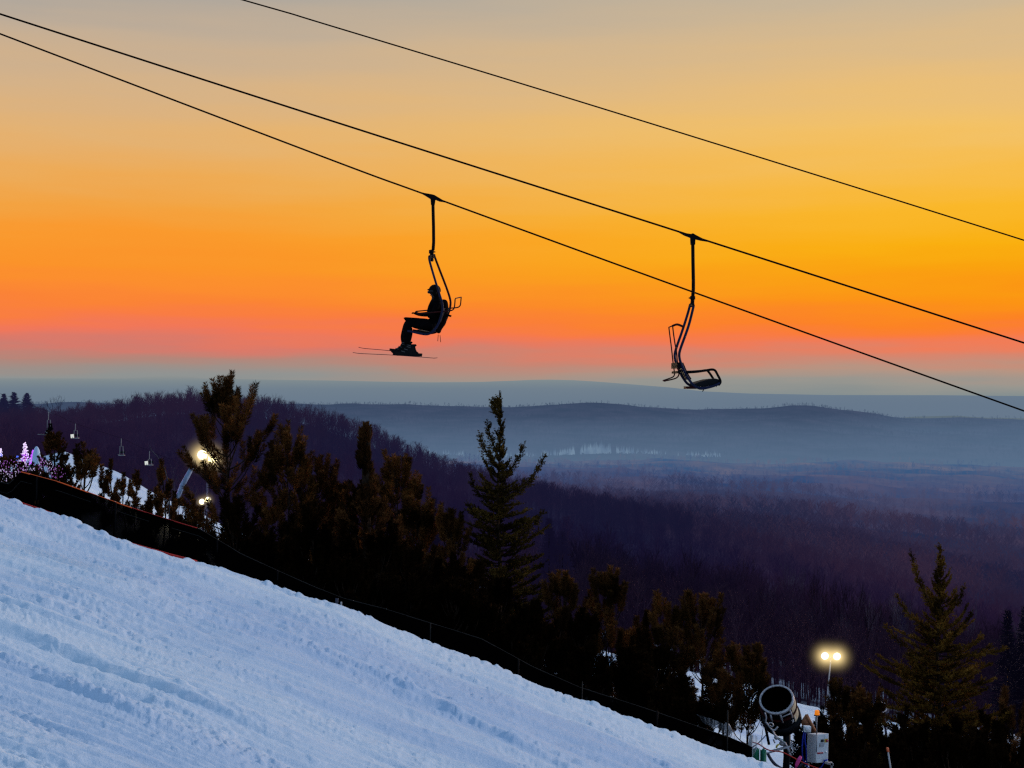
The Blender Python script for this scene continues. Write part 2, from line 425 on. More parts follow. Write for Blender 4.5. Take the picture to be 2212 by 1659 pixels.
# overhead and behind: blue dusk sky
zz = N('ShaderNodeMapRange'); zz.interpolation_type = 'SMOOTHSTEP'; zz.inputs['From Min'].default_value = .275; zz.inputs['From Max'].default_value = .55
L(sx.outputs['Z'], zz.inputs['Value'])
yy = N('ShaderNodeMapRange'); yy.interpolation_type = 'SMOOTHSTEP'; yy.inputs['From Min'].default_value = .75; yy.inputs['From Max'].default_value = -.1
L(sx.outputs['Y'], yy.inputs['Value'])
mxm = N('ShaderNodeMath'); mxm.operation = 'MAXIMUM'; L(zz.outputs[0], mxm.inputs[0]); L(yy.outputs[0], mxm.inputs[1])
m2 = N('ShaderNodeMixRGB'); L(mxm.outputs[0], m2.inputs[0]); L(m1.outputs[0], m2.inputs[1]); m2.inputs[2].default_value = (.235, .375, .575, 1)
L(m2.outputs[0], bg.inputs['Color'])

SUN_AZ, SUN_EL = math.radians(62), math.radians(13)     # azimuth to the right of the view direction
sl = bpy.data.lights.new('sun', 'SUN'); so = bpy.data.objects.new('sun', sl); C.objects.link(so)
sl.energy = 1.5; sl.angle = math.radians(6); sl.color = (1.0, .84, .78)
sd = Vector((math.sin(SUN_AZ) * math.cos(SUN_EL), math.cos(SUN_AZ) * math.cos(SUN_EL), math.sin(SUN_EL)))
so.rotation_euler = sd.to_track_quat('Z', 'Y').to_euler()

# ------------------------------------------------------------------ terrain rows (2212-px picture units)
CR = np.array([(-900, 765), (-300, 975), (0, 1077), (149, 1127), (261, 1170), (372, 1205), (483, 1233), (617, 1280), (737, 1315), (823, 1347), (927, 1390), (1109, 1455),
               (1166, 1480), (1259, 1514), (1366, 1558), (1488, 1607), (1571, 1635), (1646, 1654), (1800, 1700), (2212, 1830), (2900, 2050)], float)
RUN = np.array([(-900, 1010), (-300, 1004), (0, 1000), (95, 986), (138, 977), (190, 998), (265, 1027), (330, 1064), (450, 1118), (560, 1170), (700, 1222), (1000, 1325), (1310, 1408), (1540, 1466), (1620, 1490),
                (1800, 1538), (2000, 1575), (2212, 1610), (2900, 1740)], float)
def crest(dx): return np.interp(dx, CR[:, 0], CR[:, 1])
def runrow(dx): return np.interp(dx, RUN[:, 0], RUN[:, 1])
YC = 26.0; YF = 105.0; YMID = 55.0
def zground(dx, Y):
    dx = np.asarray(dx, float); Y = np.asarray(Y, float)
    zn = (CY - (crest(dx) + 75)) / F * 27.5
    zm = (CY - (runrow(dx) + 150)) / F * YMID
    zf_ = (CY - runrow(dx)) / F * YF
    return np.where(Y < YMID, zn + (zm - zn) * (Y - 27.5) / (YMID - 27.5), zm + (zf_ - zm) * (Y - YMID) / (YF - YMID))
def gpt(dx, Y):
    return Vector(((dx - CX) / F * Y, Y, float(zground(dx, Y))))
def grid_faces(nr, nc):
    i = np.arange(nr - 1)[:, None] * nc + np.arange(nc - 1)[None, :]
    i = i.ravel()
    return np.stack([i, i + 1, i + nc + 1, i + nc], 1)

# foreground piste: camera side of the crest
def piste():
    nc, nr = 1150, 470
    dxs = np.linspace(-330, 2560, nc)
    tt = np.linspace(0, 1, nr)
    Ys = 1.0 / (1 / 4.5 + (1 / YC - 1 / 4.5) * tt ** .62)
    DX, YY = np.meshgrid(dxs, Ys)
    X = (DX - CX) / F * YY
    crx = X / YC * F + CX
    Z = (CY - crest(crx)) / F * YC + .092 * (YC - YY)
    s = X * .94 + YY * .10; t = YY * .98 + X * .16
    w = fbm(s * .18, t * .25, 3, 3)
    t2 = t + .9 * w
    h = .13 * fbm(s * .10, t2 * .8, 3, 11)
    tr = 1 - np.abs(vnoise(s * .13 + 3, t2 * 2.1, 21)) * 2
    h += .042 * tr
    tr2 = 1 - np.abs(vnoise(s * .22 + 8, t2 * 5.2 + w * 2, 31)) * 2
    h += .032 * tr2 * sstep(-.2, .3, fbm(s * .2, t * .6, 2, 5))
    sk = s * .16; lines = 0
    for k_, (f_, a_) in enumerate(((7, .014), (15, .010), (31, .0060), (60, .0036))):
        tk = t + .55 * w + .12 * (k_ + 1) * vnoise(s * .12, t * .3, 400 + k_)
        lines = lines + a_ * (1 - 2 * np.abs(vnoise(sk * (1 + .5 * k_), tk * f_, 410 + k_))) * (.35 + sstep(-.15, .3, vnoise(s * .25, t * 1.1, 420 + k_)))
    h += 2.5 * lines
    # churned berms, ploughed diagonally towards the camera
    tb = YY + .62 * X + .8 * fbm(X * .22, YY * .22, 2, 9)
    bm = vnoise(tb * .42 + 2.3, X * .05 + 1.7, 51)
    berm = np.exp(-(bm / .075) ** 2)
    berm *= sstep(-.25, .25, fbm(X * .25 + 7, YY * .3, 2, 52))
    h += .055 * berm
    mask = np.clip(berm * .9 + .65 * sstep(.12, .55, fbm(s * .35 + 4, t2 * 1.1, 3, 61)), 0, 1)
    def clods(px, py, cell, dens, seed):
        """half-buried lumps: domes of random size in jittered cells"""
        gx = px / cell; gy = py / cell; xi = np.floor(gx).astype(np.int64); yi = np.floor(gy).astype(np.int64); best = np.zeros_like(px)
        def hh(a, b, k):
            n = (a * 374761393 + b * 668265263 + (seed + k) * 974634777) & 0x7fffffff
            n = ((n ^ (n >> 13)) * 1274126177) & 0x7fffffff
            return ((n ^ (n >> 16)) & 0xffff) / 65535.0
        for i in (-1, 0, 1):
            for j in (-1, 0, 1):
                a = xi + i; b = yi + j
                cx = a + hh(a, b, 0); cy = b + hh(a, b, 1); r_ = (.18 + .62 * hh(a, b, 2) ** 2.0) * (hh(a, b, 3) < dens)
                d2 = ((gx - cx) ** 2 + ((gy - cy) * .9) ** 2) / np.maximum(r_ * r_, 1e-6)
                best = np.maximum(best, np.where(d2 < 1, np.sqrt(np.maximum(0, 1 - d2)) * r_, 0))
        return best * cell
    wx = X + .05 * vnoise(X * 7, YY * 7, 301) + .02 * vnoise(X * 23, YY * 23, 303); wy = YY + .05 * vnoise(X * 7, YY * 7, 302) + .02 * vnoise(X * 23, YY * 23, 304)
    h += clods(wx, wy, .20, np.clip(mask * mask * .75, 0, .8), 1) * .16 + clods(wx + 9, wy, .11, np.clip(mask * .6 + .01, 0, .8), 2) * .21 + clods(wx, wy + 5, .06, np.clip(mask * .8 + .05, 0, .8), 3) * .32
    h += mask * (.022 * fbm(X * 3.2, YY * 2.6, 3, 71)) + .004 * vnoise(X * 13, YY * 9, 74)
    h += -.025
    # chunks along the crest
    edge = sstep(YC - 1.6, YC - .1, YY)
    h += edge * (np.clip(vnoise(X * 2.4, YY * 2, 81), 0, 1) * .05 + clods(X + .03 * vnoise(X * 11, YY * 9, 83), YY, .13, .6, 8) * .5 - .02)
    Z = Z + h
    # roll over behind the crest
    rows = [np.stack([X, YY, Z], 2)]
    for k, (dy, dz) in enumerate([(.25, .06), (.7, .45), (1.3, 1.4), (1.9, 3.2)]):
        r = np.stack([X[-1], YY[-1] + dy, Z[-1] - dz], 1)[None]
        rows.append(r)
    V = np.concatenate(rows, 0)
    # a plain apron towards and behind the camera
    V = V.reshape(-1, 3)
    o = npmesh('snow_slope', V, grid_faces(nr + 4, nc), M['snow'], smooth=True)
    tag(o, kind='structure'); return o
piste()

def sheet(name, m, dxs, Ys, zf_, noise=0.0, nsc=.1, seed=1):
    DX, YY = np.meshgrid(dxs, Ys)
    X = (DX - CX) / F * YY
    Z = zf_(DX, YY) + (noise * fbm(X * nsc, YY * nsc, 4, seed) if noise else 0)
    o = npmesh(name, np.stack([X, YY, Z], 2).reshape(-1, 3), grid_faces(len(Ys), len(dxs)), m, smooth=True)
    return tag(o, kind='structure')
sheet('hillside', M['shade_ground'], np.linspace(-700, 2900, 160), np.linspace(27.5, YMID, 60), zground, .25, .5, 4)
def zrun(dx, Y):
    z = zground(dx, np.minimum(Y, YF)) + .02
    return np.where(Y > YF, z - (Y - YF) * .42, z)
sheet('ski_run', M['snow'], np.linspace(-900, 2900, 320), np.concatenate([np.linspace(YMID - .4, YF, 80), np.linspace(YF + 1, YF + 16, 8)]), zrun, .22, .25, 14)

# distant layers
SP = np.array([(-1400, 905), (-600, 898), (0, 925), (130, 925), (250, 915), (350, 906), (450, 905), (550, 915), (650, 930), (720, 948), (800, 978), (900, 1015), (1000, 1052), (1100, 1082),
               (1174, 1098), (1300, 1122), (1451, 1150), (1600, 1184), (1800, 1232), (2212, 1330), (2900, 1460), (3600, 1600)], float)
SP[:, 1] -= 13 * np.clip((SP[:, 0] - 150) / 150, 0, 1) * np.clip((1800 - SP[:, 0]) / 300, 0, 1)
def layer_fn(crestpts, Yc, Yb, base, p=1.0):
    """returns f(dx, t) -> world arrays; t 0 at the near foot, 1 on the skyline"""
    cp = np.array(crestpts, float); bp = np.array(base, float)
    def f(dx, t):
        yb = Yb(dx) if callable(Yb) else Yb
        Y = yb * (Yc / yb) ** t
        rb = np.interp(dx, bp[:, 0], bp[:, 1]); rc = np.interp(dx, cp[:, 0], cp[:, 1])
        tb = t ** p
        row = rb + (rc - rb) * tb
        return (dx - CX) / F * Y, Y, (CY - row) / F * Y
    return f
f_spur = layer_fn(SP, 430, lambda dx: np.interp(dx, [500, 1300], [215., 130.]), [(-1400, 1060), (-300, 1050), (75, 1060), (450, 1165), (1000, 1370), (1310, 1455), (1540, 1500), (1800, 1560), (2212, 1620), (2900, 1760), (3600, 1900)], .8)
f_val = layer_fn([(-1400, 996), (600, 996), (1100, 999), (1500, 997), (1750, 998), (2212, 1008), (3600, 1020)], 3300, 420,
                 [(-1400, 1130), (600, 1130), (1100, 1180), (1500, 1240), (1800, 1310), (2212, 1420), (2900, 1560), (3600, 1700)], .62)
RG = [(-1400, 868), (600, 873), (680, 873), (760, 870), (860, 871), (960, 875), (1106, 877), (1230, 873), (1290, 873), (1420, 879), (1499, 882), (1621, 882), (1670, 879), (1708, 876), (1757, 878), (1800, 884),
      (1853, 888), (1900, 894), (1950, 901), (2014, 904), (2063, 903), (2130, 906), (2212, 908), (2900, 912), (3600, 905)]
f_ridge = layer_fn(RG, 5600, 3250, [(-1400, 1002), (1100, 1002), (1700, 1000), (3600, 1012)], .9)
f_ridge2 = layer_fn([(-1400, 880), (1700, 905), (1900, 905), (2000, 900), (2063, 899), (2110, 902), (2212, 904), (2900, 900), (3600, 895)], 8200, 6000, [(-1400, 930), (3600, 930)], 1)
f_far = layer_fn([(-1400, 818), (0, 817), (271, 818), (330, 814), (347, 812.5), (375, 811.5), (405, 814), (434, 817.5), (590, 820.5), (768, 823), (930, 826), (1040, 825), (1106, 822.5), (1150, 820.5), (1190, 820), (1240, 821.5),
                  (1280, 824), (1350, 829), (1440, 836), (1520, 845), (1620, 850), (1800, 853), (2212, 855), (3600, 855)], 21000, 8600, [(-1400, 905), (3600, 915)], 1)
def layer(name, fn, m, nx, nt, namp, nsc, seed, drop=.03):
    dxs = np.linspace(-1300, 3500, nx); ts = np.linspace(0, 1, nt)
    DX, T = np.meshgrid(dxs, ts)
    X, Y, Z = fn(DX, T)
    Z = Z + namp * fbm(X * nsc, Y * nsc, 4, seed) * np.sin(np.clip(T * 1.15, 0, 1) * PI * .5 + .0)
    V = np.stack([X, Y, Z], 2)
    last = V[-1:].copy(); ex = []
    for k in (1, 2):
        e = last.copy(); e[..., 1] *= 1 + .04 * k; e[..., 0] *= 1 + .04 * k; e[..., 2] -= drop * k * last[..., 1]; ex.append(e)
    V = np.concatenate([V] + ex, 0)
    o = npmesh(name, V.reshape(-1, 3), grid_faces(nt + 2, nx), m, smooth=True)
    return tag(o, kind='structure')
H_NEAR = [(0, (26, 19, 46), .16), (.22, (40, 29, 64), .42), (.37, (46, 39, 68), .54), (.5, (52, 50, 82), .56), (.65, (63, 67, 100), .68), (.85, (74, 90, 128), .84), (1, (90, 112, 142), .90)]  # painted haze colours and amounts, stronger with distance
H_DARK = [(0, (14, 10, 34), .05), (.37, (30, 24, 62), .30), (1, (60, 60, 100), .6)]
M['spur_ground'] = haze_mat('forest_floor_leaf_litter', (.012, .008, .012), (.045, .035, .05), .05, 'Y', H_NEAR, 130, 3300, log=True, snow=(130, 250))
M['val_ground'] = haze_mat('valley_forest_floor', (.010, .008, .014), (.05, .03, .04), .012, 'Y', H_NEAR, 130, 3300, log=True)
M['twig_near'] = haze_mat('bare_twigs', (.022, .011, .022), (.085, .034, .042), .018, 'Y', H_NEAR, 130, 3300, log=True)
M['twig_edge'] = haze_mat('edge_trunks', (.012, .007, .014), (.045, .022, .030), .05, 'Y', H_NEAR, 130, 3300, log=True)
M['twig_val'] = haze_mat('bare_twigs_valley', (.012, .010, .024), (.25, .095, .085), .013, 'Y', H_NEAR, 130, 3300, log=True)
HR = [(0, (90, 114, 142), .90), (.25, (84, 106, 134), .84), (.6, (66, 84, 112), .80), (1, (58, 75, 102), .82)]  # painted haze, paler at the foot of the ridge
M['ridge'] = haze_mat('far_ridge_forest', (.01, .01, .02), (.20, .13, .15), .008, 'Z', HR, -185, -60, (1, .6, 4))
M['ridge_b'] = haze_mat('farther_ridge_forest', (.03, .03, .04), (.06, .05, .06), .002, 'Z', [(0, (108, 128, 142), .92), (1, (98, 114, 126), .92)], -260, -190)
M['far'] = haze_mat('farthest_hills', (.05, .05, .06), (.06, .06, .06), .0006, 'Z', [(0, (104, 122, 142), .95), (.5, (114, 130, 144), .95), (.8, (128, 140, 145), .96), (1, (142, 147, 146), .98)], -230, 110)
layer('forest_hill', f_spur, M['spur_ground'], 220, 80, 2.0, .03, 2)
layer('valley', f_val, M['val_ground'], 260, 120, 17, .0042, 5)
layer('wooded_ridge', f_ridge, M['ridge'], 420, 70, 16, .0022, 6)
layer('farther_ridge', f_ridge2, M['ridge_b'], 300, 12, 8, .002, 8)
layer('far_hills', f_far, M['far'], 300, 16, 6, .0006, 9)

# ------------------------------------------------------------------ far woods (uncountable): one object each
def broom(n, seed, spread=.34, wd=.012, limbs=12):
    """unit-height leafless tree: trunk, limbs and fine twigs as thin triangles"""
    r = np.random.default_rng(seed); T = []
    lean = r.normal(0, .02, 2)
    for a in (0, PI / 2):
        c, s_ = math.cos(a) * .011, math.sin(a) * .011
        T.append([(-c, -s_, 0), (c, s_, 0), (lean[0], lean[1], .9)])
    per = max(1, (n - 2) // limbs - 1)
    for k in range(limbs):
        f = k / max(1, limbs - 1); h0 = .34 + .48 * f; ang = k * 2.4 + r.uniform(-.4, .4)
        le = (.42 - .26 * f) * r.uniform(.75, 1.15); up = .75 + .8 * f + r.uniform(-.2, .2)
        d = np.array([math.cos(ang) * spread * 2.2, math.sin(ang) * spread * 2.2, up]); d /= np.linalg.norm(d)
        b = np.array([lean[0] * h0, lean[1] * h0, h0]); tip = b + d * le
        p = np.cross(d, r.normal(size=3)); p = p / np.linalg.norm(p) * wd * .8
        T.append([b - p, b + p, tip])
        for j in range(per):
            g = r.uniform(.25, 1); q0 = b + d * le * g
            e = d * .8 + r.normal(0, .55, 3) + np.array([0, 0, .45]); e /= np.linalg.norm(e)
            q1 = q0 + e * r.uniform(.07, .17)
            if q1[2] > 1.02: q1[2] = 1.02 - r.uniform(0, .05)
            p = np.cross(e, r.normal(size=3)); p = p / np.linalg.norm(p) * wd * r.uniform(.3, .6)
            T.append([q0 - p, q0 + p, q1])
    return np.array(T, float)
def wood(name, pts, hs, protos, m, label, cat, wide=1.0):
    k = len(protos); V = []
    for i, pr in enumerate(protos):
        sel = np.arange(len(pts)) % k == i
        P, h = pts[sel], hs[sel]
        a = rng.uniform(0, 2 * PI, len(P)); c, s = np.cos(a), np.sin(a)
        T = pr.reshape(-1, 3)
        x = (T[None, :, 0] * c[:, None] - T[None, :, 1] * s[:, None]) * h[:, None] * wide
        y = (T[None, :, 0] * s[:, None] + T[None, :, 1] * c[:, None]) * h[:, None] * wide
        z = T[None, :, 2] * h[:, None]
        V.append((np.stack([x, y, z], 2) + P[:, None, :]).reshape(-1, 3))
    V = np.concatenate(V)
    o = npmesh(name, V, np.arange(len(V)).reshape(-1, 3), m)
    return tag(o, label, cat, kind='stuff')
def scatter(fn, n, d0, d1, t0, t1, namp, nsc, seed, tp=1.0):
    d = rng.uniform(d0, d1, n); t = t0 + (t1 - t0) * rng.uniform(0, 1, n) ** tp
    X, Y, Z = fn(d, t)
    Z = Z + namp * fbm(X * nsc, Y * nsc, 4, seed) * np.sin(np.clip(t * 1.15, 0, 1) * PI * .5)
    return np.stack([X, Y, Z - .3], 1), d, t
near_pr = [broom(190, 100 + i, .26 + .03 * i, .0070, 15) for i in range(6)]
mid_pr = [broom(64, 200 + i, .40, .018, 10) for i in range(6)]
far_pr = [broom(16, 300 + i, .40, .05, 5) for i in range(4)]
def cap_heights(P, d, h, top):
    """no tree of the lower slope reaches above the tree tops of the skyline"""
    row = CY - P[:, 2] / P[:, 1] * F
    return np.minimum(h, (row - top(d)) / F * P[:, 1])
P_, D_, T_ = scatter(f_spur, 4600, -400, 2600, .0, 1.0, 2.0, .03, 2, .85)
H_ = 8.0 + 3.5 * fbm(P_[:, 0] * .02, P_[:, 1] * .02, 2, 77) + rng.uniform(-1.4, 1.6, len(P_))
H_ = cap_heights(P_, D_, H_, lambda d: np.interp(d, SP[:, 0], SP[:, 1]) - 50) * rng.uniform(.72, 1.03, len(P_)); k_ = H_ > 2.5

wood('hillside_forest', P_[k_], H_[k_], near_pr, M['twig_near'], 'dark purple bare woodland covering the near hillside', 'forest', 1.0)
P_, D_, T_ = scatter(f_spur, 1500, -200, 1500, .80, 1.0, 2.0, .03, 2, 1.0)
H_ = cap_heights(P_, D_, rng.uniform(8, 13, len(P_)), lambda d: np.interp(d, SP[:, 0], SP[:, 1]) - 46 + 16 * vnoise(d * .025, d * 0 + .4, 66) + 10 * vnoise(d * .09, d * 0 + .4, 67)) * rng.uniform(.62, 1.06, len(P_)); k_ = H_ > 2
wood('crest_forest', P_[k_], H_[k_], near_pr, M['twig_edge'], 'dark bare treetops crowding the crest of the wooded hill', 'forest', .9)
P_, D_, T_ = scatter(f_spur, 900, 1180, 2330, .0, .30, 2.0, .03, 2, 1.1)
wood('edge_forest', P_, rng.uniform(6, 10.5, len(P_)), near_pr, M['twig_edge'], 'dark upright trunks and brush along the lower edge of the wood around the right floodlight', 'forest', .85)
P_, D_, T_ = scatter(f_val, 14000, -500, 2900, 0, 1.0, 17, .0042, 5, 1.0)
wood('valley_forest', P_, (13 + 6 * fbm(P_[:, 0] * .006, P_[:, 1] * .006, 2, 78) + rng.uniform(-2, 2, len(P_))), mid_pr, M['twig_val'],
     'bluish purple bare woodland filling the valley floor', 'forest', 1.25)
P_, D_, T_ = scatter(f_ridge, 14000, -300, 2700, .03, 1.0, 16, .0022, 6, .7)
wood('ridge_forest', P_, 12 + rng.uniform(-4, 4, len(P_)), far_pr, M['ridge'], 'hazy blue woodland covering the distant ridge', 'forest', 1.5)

# snow glimpsed between trunks at the foot of the distant ridge
def snow_slivers():
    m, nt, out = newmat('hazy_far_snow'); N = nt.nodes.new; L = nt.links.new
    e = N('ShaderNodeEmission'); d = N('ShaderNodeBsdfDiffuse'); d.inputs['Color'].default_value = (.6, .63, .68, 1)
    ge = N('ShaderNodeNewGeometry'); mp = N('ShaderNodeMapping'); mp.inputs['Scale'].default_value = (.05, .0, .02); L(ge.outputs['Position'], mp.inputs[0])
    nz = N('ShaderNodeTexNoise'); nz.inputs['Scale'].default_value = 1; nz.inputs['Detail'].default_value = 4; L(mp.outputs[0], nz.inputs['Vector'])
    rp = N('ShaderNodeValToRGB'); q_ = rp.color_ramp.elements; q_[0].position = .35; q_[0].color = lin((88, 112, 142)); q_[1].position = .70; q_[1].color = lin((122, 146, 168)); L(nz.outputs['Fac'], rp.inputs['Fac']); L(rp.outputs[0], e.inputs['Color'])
    mx = N('ShaderNodeMixShader'); mx.inputs[0].default_value = .88  # mostly emission: haze painted over the snow colour
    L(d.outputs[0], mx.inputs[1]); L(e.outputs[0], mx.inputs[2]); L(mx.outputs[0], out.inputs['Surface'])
    T = []; r = np.random.default_rng(31)
    while len(T) < 760:
        x = r.uniform(900, 1560) if r.uniform() < .62 else r.normal(1280, 50)
        if not 880 < x < 1600: continue
        if vnoise(np.array([x * .03]), np.array([.3]), 91)[0] + .7 * vnoise(np.array([x * .13]), np.array([.7]), 92)[0] < r.normal(.0 if x < 1345 else -.14, .12): continue
        boost = math.exp(-((x - 1285) / 65) ** 2)
        Y = r.uniform(3120, 3160); z0 = zrow(984 + 4 * math.sin(x * .013) - r.uniform(0, 5), Y); h = r.uniform(2, 12) * (1 + 1.5 * boost * r.uniform(0, 1)); w = r.uniform(.35, 1.1) * (1 + .5 * boost)
        cx = (x - CX) / F * Y; k = r.uniform(-.5, .5)
        T += [[(cx - w, Y, z0), (cx + w, Y, z0), (cx + k, Y, z0 + h)]]
    V = np.array(T, float).reshape(-1, 3)
    o = npmesh('snow_field', V, np.arange(len(V)).reshape(-1, 3), m); tag(o, kind='structure')
snow_slivers()

# ------------------------------------------------------------------ trees
class TB:
    """triangle batches (numpy)"""
    def __init__(s): s.t = []
    def tris(s, a): s.t.append(a.reshape(-1, 3, 3))
    def mesh(s, name, m, parent):
        V = np.concatenate(s.t).reshape(-1, 3)
        return npmesh(name, V, np.arange(len(V)).reshape(-1, 3), m, parent)
def needles(tb, p, d, length, n, nl, nw, lean, r):
    """bottle-brush of n needles along p + d*length"""
    d = np.array(d, float); d /= np.linalg.norm(d)
    u = np.cross(d, [.31, .77, .55]); u /= np.linalg.norm(u); w = np.cross(d, u)
    s = r.uniform(0, 1, n); a = r.uniform(0, 2 * PI, n)
    rad = np.cos(a)[:, None] * u + np.sin(a)[:, None] * w
    ln = nl * r.uniform(.7, 1.15, n) * (1 - .25 * s)
    dr = d * lean + rad * (1 - lean * .55); dr /= np.linalg.norm(dr, axis=1)[:, None]
    b = np.array(p) + d * (s * length)[:, None]
    tip = b + dr * ln[:, None]
    sd_ = np.cross(dr, r.normal(size=(n, 3))); sd_ /= np.linalg.norm(sd_, axis=1)[:, None]
    mid = b + dr * (ln * .45)[:, None]
    tb.tris(np.stack([mid - sd_ * nw, tip, b], 1)); tb.tris(np.stack([mid + sd_ * nw, b, tip], 1))
def branch_path(p, ang, pitch0, pitch1, le, k=4):
    pts = [Vector(p)]; st = le / k
    for i in range(k):
        pt = pitch0 + (pitch1 - pitch0) * (i + .5) / k
        pts.append(pts[-1] + Vector((math.cos(ang) * math.cos(pt), math.sin(ang) * math.cos(pt), math.sin(pt))) * st)
    return pts

def pine(dx, dyt, Y, label, halfw, seed, mt='needles_pine', group=None, lean=0, dens=1.0, leaders=1, bare=.22, name='pine_tree', clump=1.0, grow=.62, fine=1.0, l0=.30, nbs=(3, 3, 4, 5), subs=1.0, gaps=()):
    r = np.random.default_rng(seed); R = random.Random(seed)
    base = gpt(dx - lean * .3, Y); top = at(dx, dyt, Y); h = top.z - base.z
    root = thing(name, base, label, 'tree', group)
    tb = TB(); wb = MB()
    x0 = base.x
    def trunk_at(z): 
        t = (z - base.z) / h
        return Vector((base.x + (top.x - base.x) * t + .05 * math.sin(t * 7 + seed), base.y + .05 * math.cos(t * 5 + seed), z))
    zs = [base.z - .4 + (h + .4 - .75 * clump) * i / 10 for i in range(11)]
    wb.tube([trunk_at(z) for z in zs], [max(.018, .012 * h * (1 - i / 10.5)) for i in range(11)], 6)
    nl, nw = .185 * clump ** .5, .0088 * fine
    def tuft(p, d, l, n=130):
        for hx_, hy_, hr_ in gaps:
            qx = CX + p[0] / p[1] * F; qy = CY - (p[2] + .2) / p[1] * F
            if (qx - hx_) ** 2 + (qy - hy_) ** 2 < hr_ * hr_ and R.random() < .9: return
        n = int(n * dens * 1.9)
        needles(tb, p, d, l, n, nl * R.uniform(.9, 1.15), nw, .58, r)
    for q in range(leaders):
        if q == 0:
            tuft(trunk_at(top.z - .85 * clump), (R.uniform(-.05, .05), 0, 1), .75 * clump, 190)
        else:
            a = R.uniform(0, 2 * PI)
            b = branch_path(trunk_at(top.z - R.uniform(1.3, 2.0) * clump), a, .6, 1.45, R.uniform(.8, 1.2) * clump, 4)
            wb.tube(b, [.025, .022, .018, .014, .01], 5); tuft(b[-2], (b[-1] - b[-2]), .75 * clump, 180)
    z = top.z - 1.15 * clump; ph = R.uniform(0, 6)
    while z > base.z + h * bare * .4:
        dist = top.z - z
        nb = R.choice(nbs)
        lmax = min(halfw, l0 * min(1, .35 * dist) + grow * dist)
        for b_ in range(nb):
            ph += 2.4 + R.uniform(-.35, .35)
            le = lmax * R.uniform(.62, 1.1)
            up = max(.12, 1.05 - .20 * dist) + R.uniform(-.15, .15)
            pts = branch_path(trunk_at(z + R.uniform(-.12, .12)), ph, up, min(1.35, up + .7), le, 5)
            r0 = .011 + .010 * le
            wb.tube(pts, [r0, r0 * .85, r0 * .7, r0 * .55, r0 * .45, r0 * .35], 4, False)
            d = pts[-1] - pts[-2]
            tuft(pts[-1] - d * .4, d, R.uniform(.55, .9) * clump * min(1, .42 + .24 * dist / clump), 170)
            nsub = int((le / .36 + R.uniform(.0, .9)) * subs)
            for s_ in range(nsub):
                f = R.uniform(.32, .97); i = min(4, int(f * 5)); p = pts[i].lerp(pts[i + 1], f * 5 - i)
                a2 = ph + R.choice([-1, 1]) * R.uniform(.45, 1.1); up2 = up + R.uniform(.1, .6)
                sp = branch_path(p, a2, up2, min(1.4, up2 + .5), le * R.uniform(.2, .36) + .08, 3)
                wb.tube(sp, [.010, .009, .008, .006], 3, False)
                d2 = sp[-1] - sp[-2]
                tuft(sp[-1] - d2 * .6, d2, R.uniform(.42, .7) * clump, 130)
        z -= R.uniform(.34, .52) * clump
    wb.build('trunk', M['bark'], root)
    tb.mesh('crown', M[mt], root)
    return root

